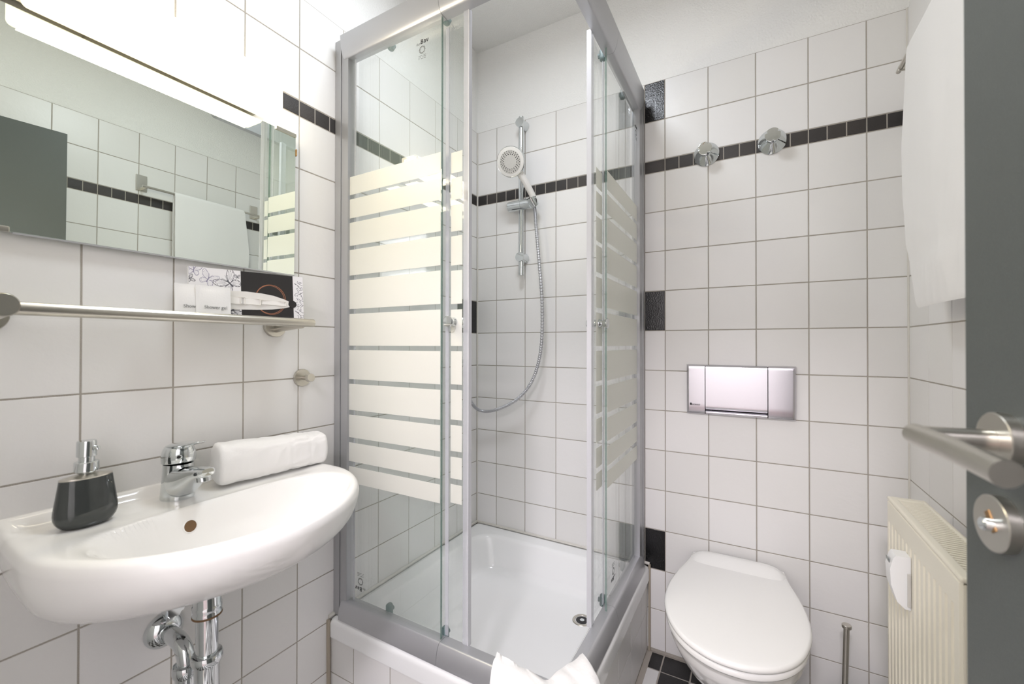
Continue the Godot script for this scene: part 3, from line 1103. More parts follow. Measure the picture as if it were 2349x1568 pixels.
# ------------------------------------------------------------------ radiator
func radiator() -> void:
	var x0 := 1.458
	var x1 := 1.530
	var z0 := 0.345
	var z1 := 0.770
	var y0 := 0.215
	var y1 := 0.815
	var t := thing("radiator", "cream panel radiator with top grille on the right wall", "radiator", Vector3(1.5, y0, 0.5575))
	var o := -t.position
	# front panel: fluted sheet in a plain frame
	var m := MB.new()
	var lw := 0.012
	var rows := []
	var flutes := 15
	var zs := [z0]
	var ds := [0.004]
	zs.append(z0 + 0.004); ds.append(0.0)
	zs.append(z0 + lw); ds.append(0.0)
	for k in flutes:
		var a := z0 + lw + (z1 - z0 - 2 * lw) * k / flutes
		var w := (z1 - z0 - 2 * lw) / flutes
		for q in [[0.06, 0.0], [0.14, 0.0032], [0.46, 0.0032], [0.54, 0.0]]:
			zs.append(a + w * q[0]); ds.append(q[1])
	zs.append(z1 - lw); ds.append(0.0)
	zs.append(z1 - 0.004); ds.append(0.0)
	zs.append(z1); ds.append(0.004)
	for yy in [[y0, 0.006, 0.0], [y0 + 0.006, 0.0, 0.0], [y0 + 0.05, 0.0, 0.0], [y0 + 0.055, 0.0, 1.0], [y1 - 0.055, 0.0, 1.0], [y1 - 0.05, 0.0, 0.0], [y1 - 0.006, 0.0, 0.0], [y1, 0.006, 0.0]]:
		var row := PackedVector3Array()
		for k in zs.size():
			var edge: float = ds[k] if (k < 2 or k > zs.size() - 3) else ds[k] * yy[2]
			row.append(Vector3(x0 + maxf(edge, yy[1]), yy[0], zs[k]) + o)
		rows.append(row)
	m.loft(rows, false, false)
	put("front_panel", m, M.radiator, t, 30.0, false)
	var b := MB.new()
	b.add(rbox(Vector3(0.006, y1 - y0 - 0.02, z1 - z0 - 0.02), 0.002, 1), Transform3D(Basis(), Vector3(x1 - 0.003, (y0 + y1) / 2, (z0 + z1) / 2) + o))
	b.add(rbox(Vector3(0.030, y1 - y0 - 0.15, z1 - z0 - 0.06), 0.002, 1), Transform3D(Basis(), Vector3((x0 + x1) / 2, (y0 + y1) / 2 - 0.04, (z0 + z1) / 2) + o))
	put("rear_panel", b, M.radiator, t)
	for z in [z0 + 0.002, z1 - 0.002]:
		put("side_cover", _moved(rbox(Vector3(x1 - x0 - 0.008, y1 - y0 - 0.012, 0.005), 0.0015, 2), Vector3((x0 + x1) / 2, (y0 + y1) / 2, z) + o), M.radiator, t)
	# top cover: a frame with cross slats
	var f := MB.new()
	var ty := y1 + 0.001
	f.add(rbox(Vector3(0.018, 0.010, z1 - z0 + 0.004), 0.004, 3), Transform3D(Basis(), Vector3(x0 + 0.009, ty, (z0 + z1) / 2) + o))
	f.add(rbox(Vector3(0.010, 0.010, z1 - z0 + 0.004), 0.004, 3), Transform3D(Basis(), Vector3(x1 - 0.005, ty, (z0 + z1) / 2) + o))
	for z in [z0 + 0.008, z1 - 0.010]:
		f.add(rbox(Vector3(x1 - x0 - 0.020, 0.0094, 0.020), 0.003, 3), Transform3D(Basis(), Vector3((x0 + x1) / 2 + 0.004, ty, z) + o))
	put("top_frame", f, M.radiator, t)
	var slat := mesh_of(rbox(Vector3(x1 - x0 - 0.024, 0.006, 0.0050), 0.0012, 1))
	for k in 36:
		var s := put("slat", slat, M.radiator, t)
		s.position = Vector3((x0 + 0.018 + x1 - 0.010) / 2, ty + 0.001, z0 + 0.022 + (z1 - z0 - 0.048) * k / 35.0) + o
	for z in [z0 + 0.08, z1 - 0.08]:
		put("bracket", _moved(rbox(Vector3(ROOM_W - x1, 0.10, 0.03), 0.002, 1), Vector3((ROOM_W + x1) / 2, y1 - 0.15, z) + o), M.radiator, t)
	# heat cost meter clipped to the front
	var c := thing("heat_meter", "small white heat meter clipped to the radiator front", "meter", Vector3(x0, 0.692, 0.507))
	var prof := PackedVector2Array([Vector2(0.0, -0.058), Vector2(0.009, -0.058), Vector2(0.022, -0.046), Vector2(0.032, -0.012), Vector2(0.034, 0.022), Vector2(0.028, 0.046), Vector2(0.024, 0.052), Vector2(0.0, 0.052)])
	put("meter_case", _turned(prism(prof, 0.038, 0.0015), frame(Vector3.LEFT, Vector3.UP, Vector3.FORWARD, Vector3(0, 0, 0.019))), M.white_plastic, c, 30.0)
	put("back_plate", _moved(rbox(Vector3(0.006, 0.070, 0.046), 0.001, 1), Vector3(-0.0032, -0.016, 0)), M.face_plastic, c)
	put("display", _turned(rbox(Vector3(0.018, 0.0016, 0.020), 0.0005, 1), frame(Vector3(-0.25, 1, 0).normalized() * -1.0, Vector3(-1, -0.25, 0).normalized(), Vector3.BACK, Vector3(-0.0318, 0.030, -0.004))), M.display, c)


# ------------------------------------------------------------------ right wall fittings
func towel_rail() -> void:
	var t := thing("towel_rail", "slim steel towel rail on square plates at the right wall", "towel rail", Vector3(ROOM_W, 1.945, 0.47))
	for z in [-0.257, 0.301]:
		put("wall_plate", _moved(rbox(Vector3(0.006, 0.080, 0.046), 0.002, 2), Vector3(-0.0035, 0.032, z)), M.steel, t)
		put("arm", _moved(rbox(Vector3(0.066, 0.014, 0.008), 0.002, 2), Vector3(-0.037, 0.002, z + (0.0 if z > 0 else -0.010))), M.steel, t)
	put("rod", tube([Vector3(-0.065, 0.003, -0.285), Vector3(-0.065, 0.003, 0.318)], 0.0058, 20), M.steel, t)


func hanging_towel() -> void:
	var m := MB.new()
	var nz := FastNoiseLite.new()
	nz.seed = 4
	nz.frequency = 3.0
	# far edge of the towel: z by height; over the rod and down behind
	var path := []       # [x, y, z of far edge, z of near edge]
	for p in [[1.5150, 1.285, 0.362, 0.640], [1.512, 1.30, 0.352, 0.640], [1.5085, 1.36, 0.330, 0.642], [1.508, 1.40, 0.318, 0.645], [1.508, 1.50, 0.297, 0.650], [1.5075, 1.60, 0.284, 0.652], [1.507, 1.69, 0.277, 0.654], [1.508, 1.80, 0.287, 0.655], [1.509, 1.88, 0.297, 0.655], [1.5105, 1.93, 0.302, 0.655], [1.5125, 1.9475, 0.306, 0.655], [1.520, 1.9565, 0.308, 0.655], [1.528, 1.9475, 0.306, 0.655], [1.531, 1.93, 0.303, 0.655], [1.534, 1.86, 0.30, 0.655], [1.540, 1.70, 0.295, 0.652], [1.545, 1.50, 0.292, 0.650], [1.548, 1.36, 0.290, 0.650]]:
		path.append(Vector4(p[0], p[1], p[2], p[3]))
	path = smooth_path(path, 4)
	var outer := []
	var inner := []
	var n := 40
	for i in path.size():
		var q: Vector4 = path[i]
		var a: Vector4 = path[maxi(i - 1, 0)]
		var b: Vector4 = path[mini(i + 1, path.size() - 1)]
		var tang := Vector2(b.x - a.x, b.y - a.y).normalized()
		var nor := Vector2(-tang.y, tang.x)
		var ro := PackedVector3Array()
		var ri := PackedVector3Array()
		for k in n + 1:
			var f := float(k) / n
			var z := lerpf(q.z, q.w, f)
			var low := clampf((1.95 - q.y) / 0.6, 0.0, 1.0)
			var wob := nz.get_noise_2d(z * 1.6, q.y * 0.8) * 0.009 * low + 0.003 * sin(z * 26.0 + q.y * 3.0) * low
			# woven border bands near the hem
			var band := 0.0
			if q.x < 1.52:
				for e in [1.335, 1.352, 1.405, 1.418]:
					band += -0.0022 * exp(-pow((q.y - e) / 0.0035, 2))
				if q.y > 1.36 and q.y < 1.398 and fmod(z + 0.02, 0.06) < 0.034 and (fmod((z + 0.02), 0.06) < 0.006 or fmod((z + 0.02), 0.06) > 0.028 or absf(q.y - 1.379) < 0.004): band += 0.0014
			var x := q.x + (wob if q.x < 1.523 else wob * 0.3)
			ro.append(Vector3(x, q.y, z) + Vector3(nor.x, nor.y, 0) * (0.0028 + band))
			ri.append(Vector3(x, q.y, z) - Vector3(nor.x, nor.y, 0) * 0.0028)
		outer.append(ro)
		inner.append(ri)
	_sheet(m, outer, inner)
	var o := put("hanging_towel", m, M.towel, self, 70.0)
	tag(o, "white terry towel hung over the rail beside the door", "towel")


func _sheet(m: MB, a: Array, b: Array) -> void:      # two matching grids joined round their edges
	var rows := a.size()
	var n: int = a[0].size()
	for i in rows - 1:
		for k in n - 1:
			m.quad(a[i][k], a[i][k + 1], a[i + 1][k + 1], a[i + 1][k])
			m.quad(b[i + 1][k], b[i + 1][k + 1], b[i][k + 1], b[i][k])
		m.quad(a[i][0], a[i + 1][0], b[i + 1][0], b[i][0])
		m.quad(b[i][n - 1], b[i + 1][n - 1], a[i + 1][n - 1], a[i][n - 1])
	for k in n - 1:
		m.quad(b[0][k], b[0][k + 1], a[0][k + 1], a[0][k])
		m.quad(a[rows - 1][k], a[rows - 1][k + 1], b[rows - 1][k + 1], b[rows - 1][k])


# ------------------------------------------------------------------ back wall fittings
func flush_plate() -> void:
	var t := thing("flush_plate", "brushed steel toilet flush plate on the back wall", "flush plate", Vector3(1.1245, 1.03, 0.0))
	var H := 0.183
	put("base_plate", _turned(rbox(Vector3(0.334, 0.006, 0.176), 0.001, 1, 0.006), frame(Vector3.RIGHT, Vector3.BACK, Vector3.DOWN, Vector3(0, 0, 0.0045))), M.gap, t)
	# three cushions of sheet steel, softly domed
	for a in [["side_panel", -0.1715, -0.1085, -H / 2, H / 2], ["flush_button", -0.1060, 0.0885, -H / 2 + 0.019, H / 2], ["side_panel", 0.0910, 0.1715, -H / 2, H / 2], ["lower_bar", -0.1060, 0.0885, -H / 2, -H / 2 + 0.0165]]:
		var m := MB.new()
		var g := []
		var nx := 28
		var ny := 22
		var lx: float = a[1]
		var hx: float = a[2]
		var ly: float = a[3]
		var hy: float = a[4]
		for j in ny + 1:
			var row := PackedVector3Array()
			for k in nx + 1:
				# closer rows of points near the edges
				var fx := 0.5 - 0.5 * cos(PI * k / nx)
				var fy := 0.5 - 0.5 * cos(PI * j / ny)
				var x := lerpf(lx, hx, fx)
				var y := lerpf(ly, hy, fy)
				var ex := minf(x - lx if lx < -0.16 else 9.0, hx - x if hx > 0.16 else 9.0)
				var ey := minf(y - ly, hy - y)
				var e := minf(ex, ey)
				var z := 0.0205 - 0.009 * pow(maxf(0.0, 1.0 - e / 0.007), 2.0)
				z -= 0.045 * pow(x, 2) * (1.0 if a[0] != "flush_button" else 0.6)
				# the crease near the foot where the sheet turns back towards the wall
				if y < -H / 2 + 0.030: z -= (-H / 2 + 0.030 - y) * 0.16
				row.append(Vector3(x, y, z))
			g.append(row)
		m.loft(g, false, false)
		var back := []
		for row in g:
			var r2 := PackedVector3Array()
			for p in row: r2.append(Vector3(p.x, p.y, 0.003))
			back.append(r2)
		var closed := MB.new()
		_sheet(closed, g, back)
		put(a[0], closed, M.plate_steel, t, 35.0)
	text("lettering", "■GEBERIT", 0.0072, M.ink, Transform3D(Basis(), Vector3(-0.1415, -0.0555, 0.0200)), t, true)


func valves() -> void:
	for a in [[1.021, 1.900, "left one, below the second tile column", 0.0], [1.229, 1.899, "right one", 0.5]]:
		var lab := "chrome shut-off valve knob on the mosaic band, nearer the shower" if a[0] < 1.1 else "chrome shut-off valve knob on the mosaic band, farther from the shower"
		var t := thing("shutoff_valve", lab, "valve", Vector3(a[0], a[1], 0.0), "valve knobs on the mosaic band")
		put("cover_cone", lathe([Vector2(0.0435, 0.001), Vector2(0.0435, 0.004), Vector2(0.041, 0.007), Vector2(0.030, 0.018), Vector2(0.020, 0.026), Vector2(0.017, 0.030), Vector2(0.0, 0.030)], axis_to(Vector3.BACK, Vector3.ZERO), 48), M.chrome, t)
		var o := PackedVector2Array()
		for k in 72:
			var ang := TAU * k / 72
			var d := absf(fmod(ang + a[3], TAU / 3) - TAU / 6)
			var r := 0.0235 - 0.0060 * exp(-pow(d / 0.16, 2))
			o.append(Vector2(cos(ang), sin(ang)) * r)
		var rings := []
		for s in [[0.60, 0.022], [0.72, 0.032], [0.86, 0.045], [0.97, 0.056], [1.0, 0.0595], [0.985, 0.0608], [0.95, 0.0610]]:
			var ring := PackedVector3Array()
			for q in o: ring.append(Vector3(q.x * s[0], q.y * s[0], s[1]))
			rings.append(ring)
		var m := MB.new()
		m.loft(rings)
		put("knob", m, M.chrome, t, 30.0)
		var c := MB.new()
		c.add(rbox(Vector3(0.012, 0.0008, 0.0012), 0.0002, 1), frame(Vector3(0.6, 0.8, 0), Vector3(0, 0, 1), Vector3(0.8, -0.6, 0), Vector3(-0.0035, 0.0185, 0.0611)))
		if a[0] < 1.1: put("colour_mark", c, M.copper, t)


func shower_set() -> void:
	var x := 0.261
	var zb := 0.036
	var t := thing("shower_rail", "vertical chrome shower bar with wall mounts on the back wall", "shower rail", Vector3(x, 1.507, 0))
	var o := -t.position
	put("bar", tube([Vector3(x, 1.507, zb) + o, Vector3(x, 2.222, zb) + o], 0.0122, 24), M.chrome, t)
	for y in [2.193, 1.588]:
		put("wall_mount", lathe([Vector2(0, 0), Vector2(0.0225, 0.0), Vector2(0.0225, 0.008), Vector2(0.0195, 0.016), Vector2(0.0195, 0.036), Vector2(0.0215, 0.050), Vector2(0.0205, 0.053), Vector2(0, 0.053)], axis_to(Vector3.BACK, Vector3(x, y, 0.001) + o), 36), M.chrome, t)
	# sliding holder
	var s := MB.new()
	s.add(lathe([Vector2(0, 0), Vector2(0.0215, 0), Vector2(0.0225, 0.004), Vector2(0.0225, 0.066), Vector2(0.021, 0.0665), Vector2(0.0225, 0.067), Vector2(0.0225, 0.112), Vector2(0.0, 0.112)], axis_to(Vector3.RIGHT, Vector3(0.200, 1.822, 0.040) + o), 36))
	put("slide_holder", s, M.chrome, t)
	put("holder_clasp", lathe([Vector2(0.012, -0.02), Vector2(0.0185, -0.02), Vector2(0.0205, 0.0), Vector2(0.0205, 0.022), Vector2(0.0135, 0.022)], axis_to(Vector3(-0.28, 0.72, 0.55), Vector3(0.334, 1.820, 0.062) + o), 32), M.chrome, t)
	# hand shower resting in the holder
	var h := thing("hand_shower", "white hand shower with dotted round face in the bar holder", "shower head", Vector3(0.334, 1.815, 0.062))
	var ho := -h.position
	var head := Vector3(0.279, 1.968, 0.165)
	var nrm := Vector3(0.16, -0.36, 0.92).normalized()
	var grip := Vector3(0.337, 1.800, 0.058)
	var path := smooth_path([Vector3(0.339, 1.838, 0.070), Vector3(0.331, 1.860, 0.083), Vector3(0.319, 1.893, 0.103), Vector3(0.303, 1.928, 0.124), head - nrm * 0.024 + Vector3(0.010, -0.018, 0)], 6)
	var radii := []
	for k in path.size():
		radii.append(lerpf(0.0135, 0.0175, pow(float(k) / (path.size() - 1), 1.6)))
	put("grip", tube(path.map(func(p): return p + ho), radii, 24), M.shower_plastic, h, 60.0)
	put("connector", tube([grip + ho, Vector3(0.3395, 1.836, 0.069) + ho], [0.0105, 0.0128], 24), M.chrome, h)
	var hx := axis_to(nrm, head + ho)
	put("head", lathe([Vector2(0, -0.030), Vector2(0.020, -0.029), Vector2(0.042, -0.020), Vector2(0.057, -0.008), Vector2(0.0605, 0.0), Vector2(0.0585, 0.0045), Vector2(0.048, 0.0062), Vector2(0.0, 0.0062)], hx, 56), M.shower_plastic, h, 50.0)
	put("rim_ring", lathe([Vector2(0.0605, -0.003), Vector2(0.0622, 0.0), Vector2(0.0612, 0.003), Vector2(0.0595, 0.002)], hx, 56), M.chrome, h, 38.0, false)
	put("face_disc", lathe([Vector2(0, 0.0063), Vector2(0.0465, 0.0063), Vector2(0.046, 0.0072), Vector2(0, 0.0074)], hx, 48), M.face_plastic, h)
	var dots := MB.new()
	for r in [[0.0415, 26], [0.0355, 24], [0.0295, 20]]:
		for k in r[1]:
			var a: float = TAU * (k + 0.5 * (0 if r[1] == 24 else 1)) / r[1]
			dots.add(lathe([Vector2(0, 0.0073), Vector2(0.0019, 0.0073), Vector2(0.0015, 0.0088), Vector2(0, 0.009)], hx * Transform3D(Basis(), Vector3(r[0] * cos(a), 0, r[0] * sin(a))), 8))
	var nz := put("nozzles", dots, M.dark_rubber, h)
	# hose
	var q := [grip, Vector3(0.341, 1.775, 0.056), Vector3(0.349, 1.706, 0.062), Vector3(0.367, 1.553, 0.069), Vector3(0.382, 1.364, 0.070), Vector3(0.376, 1.176, 0.070), Vector3(0.337, 1.044, 0.070), Vector3(0.268, 0.960, 0.070), Vector3(0.178, 0.909, 0.070), Vector3(0.100, 0.888, 0.075), Vector3(0.058, 0.905, 0.10), Vector3(0.040, 0.97, 0.135), Vector3(0.036, 1.06, 0.150), Vector3(0.036, 1.10, 0.150)]
	q = smooth_path(q, 60)
	var rad := []
	for k in q.size(): rad.append(0.0068 + 0.0009 * (1.0 if k % 4 < 2 else -1.0))
	var hose := put("shower_hose", tube(q, rad, 12), M.chrome_soft if M.has("chrome_soft") else M.alu_light, self, 50.0)
	tag(hose, "grey ribbed shower hose hanging in a loop below the hand shower", "hose")
	var w := thing("wall_elbow", "chrome wall elbow where the shower hose starts behind the striped pane", "elbow", Vector3(0.0, 1.12, 0.15))
	put("rosette", lathe([Vector2(0, 0.001), Vector2(0.028, 0.001), Vector2(0.026, 0.008), Vector2(0.012, 0.012), Vector2(0, 0.012)], axis_to(Vector3.RIGHT, Vector3.ZERO), 32), M.chrome, w)
	put("outlet", tube([Vector3(0.010, 0, 0), Vector3(0.034, 0, 0), Vector3(0.036, -0.004, 0), Vector3(0.036, -0.022, 0)], 0.010, 20), M.chrome, w)


# ------------------------------------------------------------------ rail shelf on the left wall
func rail_shelf() -> void:
	var t := thing("glass_shelf", "narrow glass shelf with a round steel front rail under the mirror", "shelf", Vector3(0, 1.2525, 1.25))
	put("front_rail", lathe([Vector2(0, -0.264), Vector2(0.0104, -0.264), Vector2(0.0110, -0.2632), Vector2(0.0110, 0.300), Vector2(0, 0.300)], axis_to(Vector3.BACK, Vector3(0.130, 0, 0)), 32), M.steel, t)
	put("glass_plate", _moved(rbox(Vector3(0.110, 0.006, 0.50), 0.001, 1), Vector3(0.064, -0.0075, 0.018)), M.shelf_glass, t)
	for z in [-0.235, 0.284]:
		var p := MB.new()
		p.add(lathe([Vector2(0, 0), Vector2(0.031, 0), Vector2(0.031, 0.009), Vector2(0.030, 0.0105), Vector2(0, 0.0105)], axis_to(Vector3.RIGHT, Vector3(0.0008, -0.006, z)), 40))
		put("rosette", p, M.steel, t)
		put("arm", tube([Vector3(0.008, -0.016, z), Vector3(0.125, -0.006, z)], 0.009, 20), M.steel, t)
	put("end_sleeve", lathe([Vector2(0, 0), Vector2(0.019, 0), Vector2(0.019, 0.05), Vector2(0.0175, 0.052), Vector2(0, 0.052)], axis_to(Vector3(1, 0, 0), Vector3(0.095, 0.004, 0.287)), 32), M.steel, t)


func draw_line_on(im: Image, pts: Array, w: float, c: Color) -> void:
	for i in pts.size() - 1:
		var a: Vector2 = pts[i]
		var b: Vector2 = pts[i + 1]
		var n := maxi(1, int(a.distance_to(b)))
		for k in n + 1:
			var p := a.lerp(b, float(k) / n)
			im.fill_rect(Rect2i(int(p.x - w / 2), int(p.y - w / 2), maxi(1, int(w)), maxi(1, int(w))), c)


func butterfly(im: Image, c: Vector2, s: float, turn: float, ink: Color, w: float) -> void:
	var shapes := [[Vector2(0, 0), Vector2(0.25, -0.6), Vector2(0.8, -0.95), Vector2(1.0, -0.7), Vector2(0.75, -0.2), Vector2(0.1, 0.05)], [Vector2(0.05, 0.05), Vector2(0.55, 0.05), Vector2(0.75, 0.45), Vector2(0.5, 0.75), Vector2(0.2, 0.55), Vector2(0.0, 0.15)]]
	for side in [-1, 1]:
		for sh in shapes:
			var pts := []
			for p in smooth_path(sh, 8): pts.append(c + (p * Vector2(side, 1) * s).rotated(turn))
			draw_line_on(im, pts, w, ink)
			for k in range(10, pts.size() - 8, 5):
				draw_line_on(im, [pts[0].lerp(pts[k], 0.25), pts[0].lerp(pts[k], 0.93)], maxf(1.0, w * 0.6), ink.lightened(0.2))
				im.fill_rect(Rect2i(Vector2i(pts[0].lerp(pts[k], 0.86)), Vector2i(int(w * 1.6), int(w * 1.6))), ink)
	draw_line_on(im, [c + (Vector2(0, -0.25) * s).rotated(turn), c + (Vector2(0, 0.4) * s).rotated(turn)], w * 2.5, ink)
	for side in [-1, 1]:
		draw_line_on(im, [c + (Vector2(0, -0.25) * s).rotated(turn), c + (Vector2(0.2 * side, -0.7) * s).rotated(turn)], w * 0.7, ink)


func shelf_items() -> void:
	# tissue box lying on its side, its printed top to the room
	var a := Vector3(0.0450, 1.2512, 1.2395)
	var b := Vector3(0.098, 1.2552, 0.9910)
	var u := (b - a).normalized()
	var L := (b - a).length()
	var H := 0.124
	var back := u.cross(Vector3.UP).normalized()
	if back.x > 0: back = -back
	var up := (Vector3.UP + back * 0.05).normalized()
	up = (up - u * up.dot(u)).normalized()
	var f := u.cross(up).normalized()                      # out of the printed face
	if f.x < 0: f = -f
	var xf := frame(u, up, u.cross(up), a)
	var t := thing("tissue_box", "flat tissue box with butterfly print and black band leaning on the glass shelf", "tissue box", Vector3.ZERO)
	t.transform = xf
	var zf := 1.0 if (xf.basis * Vector3.BACK).x > 0 else -1.0
	put("carton", _moved(rbox(Vector3(L, H, 0.014), 0.001, 1), Vector3(L / 2, H / 2, -0.0075 * zf)), M.card, t)
	var im := Image.create(1024, 480, false, Image.FORMAT_RGBA8)
	im.fill(rgb(233, 232, 234))
	var violet := rgb(138, 134, 158)
	var ink := rgb(88, 88, 96)
	butterfly(im, Vector2(150, 105), 74, 0.5, violet, 3.0)
	butterfly(im, Vector2(325, 125), 105, -0.75, ink, 4.0)
	butterfly(im, Vector2(40, 30), 60, 0.2, violet, 3.0)
	butterfly(im, Vector2(395, 60), 22, 0.0, ink, 2.0)
	butterfly(im, Vector2(330, 390), 110, 1.1, ink, 5.0)
	butterfly(im, Vector2(410, 480), 90, 0.1, ink, 4.0)
	butterfly(im, Vector2(10, 110), 34, 1.2, ink, 3.0)
	im.fill_rect(Rect2i(423, 0, 496, 480), rgb(38, 36, 36))
	for k in 26:
		var c := Vector2(985 + 26 * sin(k * 2.1), 60 + 16 * k)
		var petal := []
		for j in 12:
			var g := TAU * j / 11 + k
			petal.append(c + Vector2(30 * cos(g) * (0.6 + 0.3 * sin(k)), 22 * sin(g + 0.7 * k) * 0.8))
		draw_line_on(im, petal.slice(0, 8), 3.0, ink)
	for r in [138.0, 146.0]:
		var ring := []
		for j in 121:
			ring.append(Vector2(690 + (6 if r > 140 else 0), 260) + Vector2(cos(TAU * j / 120) * r, sin(TAU * j / 120) * r * 1.02))
		draw_line_on(im, ring, 4.0, rgb(170, 112, 82))
	var pm := paint(Color.WHITE, 0.45)
	pm.albedo_texture = ImageTexture.create_from_image(im)
	var z := 0.0004 * zf
	put("printed_face", printed_quad(Vector3(0, 0, z), Vector3(L, 0, z), Vector3(L, H, z), Vector3(0, H, z)) if zf > 0 else printed_quad(Vector3(L, 0, z), Vector3(0, 0, z), Vector3(0, H, z), Vector3(L, H, z)), pm, t)
	# the torn opening, showing white tissue
	var hole := PackedVector2Array()
	for p in [[0.06, 0.072], [0.115, 0.0735], [0.150, 0.0715], [0.180, 0.067], [0.206, 0.059], [0.216, 0.0545], [0.2145, 0.046], [0.218, 0.040], [0.205, 0.036], [0.175, 0.0315], [0.140, 0.029], [0.10, 0.028], [0.06, 0.0285]]:
		hole.append(Vector2(p[0], p[1]))
	var ft := _turned(prism(hole, 0.0012, 0.0004), Transform3D(Basis(), Vector3(0, 0, z)))
	var op := put("tissue_opening", ft, M.film, t)
	for s in [[0.085, 0.048, 0.055, 0.017], [0.125, 0.047, 0.045, 0.015], [0.178, 0.046, 0.060, 0.011]]:
		put("tissue_fold", _turned(rbox(Vector3(s[2], s[3], 0.0012), 0.0005, 2, 0.004), Transform3D(Basis(Vector3.BACK, -0.04), Vector3(s[0], s[1] + 0.002, z + 0.0017))), M.tissue, op)
	put("opening_tip", _turned(lathe([Vector2(0, 0), Vector2(0.0095, 0), Vector2(0.0095, 0.0008), Vector2(0, 0.0008)], Transform3D(Basis(Vector3.RIGHT, PI / 2), Vector3(0.226, 0.0475, z + 0.0008)), 24), Transform3D()), M.black_card, t)
	# two sachets in front of it
	for k in 2:
		var lab := "square white shower gel sachet, the front one leaning on the tissue box" if k == 1 else "square white shower gel sachet, half covered by the other sachet"
		var s := thing("shower_gel_sachet", lab, "sachet", Vector3(0.078 if k == 0 else 0.086, 1.2508, 1.2455 if k == 0 else 1.2085), "shower gel sachets on the shelf")
		s.basis = Basis(Vector3.UP, PI / 2 - 0.10) * Basis(Vector3.RIGHT, -0.07)
		var g := []
		var bk := []
		for j in 15:
			var r1 := PackedVector3Array()
			var r2 := PackedVector3Array()
			for i in 15:
				var x := (i / 14.0 - 0.5) * 0.070
				var y := j / 14.0 * 0.0785
				var fat := 0.0030 * pow(maxf(0.0, sin(PI * clampf((i - 1.5) / 11.0, 0, 1)) * sin(PI * clampf((j - 1.5) / 11.0, 0, 1))), 0.5)
				r1.append(Vector3(x, y, 0.0006 + fat))
				r2.append(Vector3(x, y, -0.0006 - fat))
			g.append(r1)
			bk.append(r2)
		var m := MB.new()
		_sheet(m, g, bk)
		put("pouch", m, M.sachet, s, 60.0)
		text("lettering", "Shower gel", 0.0095, M.grey_ink, Transform3D(Basis(), Vector3(0.003, 0.0285, 0.0040)), s)


func robe_hook() -> void:
	var t := thing("robe_hook", "small brushed steel robe hook on the left wall near the shower", "hook", Vector3(0, 1.0965, 0.932))
	put("rosette", lathe([Vector2(0, 0.0008), Vector2(0.0255, 0.0008), Vector2(0.0255, 0.0085), Vector2(0.0248, 0.0095), Vector2(0, 0.0095)], axis_to(Vector3.RIGHT, Vector3.ZERO), 40), M.steel, t)
	put("stem", tube([Vector3(0.009, 0, 0), Vector3(0.036, 0, 0)], 0.0065, 20), M.steel, t)
	put("knob", lathe([Vector2(0, 0), Vector2(0.0065, 0), Vector2(0.0122, 0.004), Vector2(0.0122, 0.015), Vector2(0.0115, 0.016), Vector2(0, 0.016)], axis_to(Vector3(1, 0.12, 0), Vector3(0.032, 0, 0)), 28), M.steel, t)


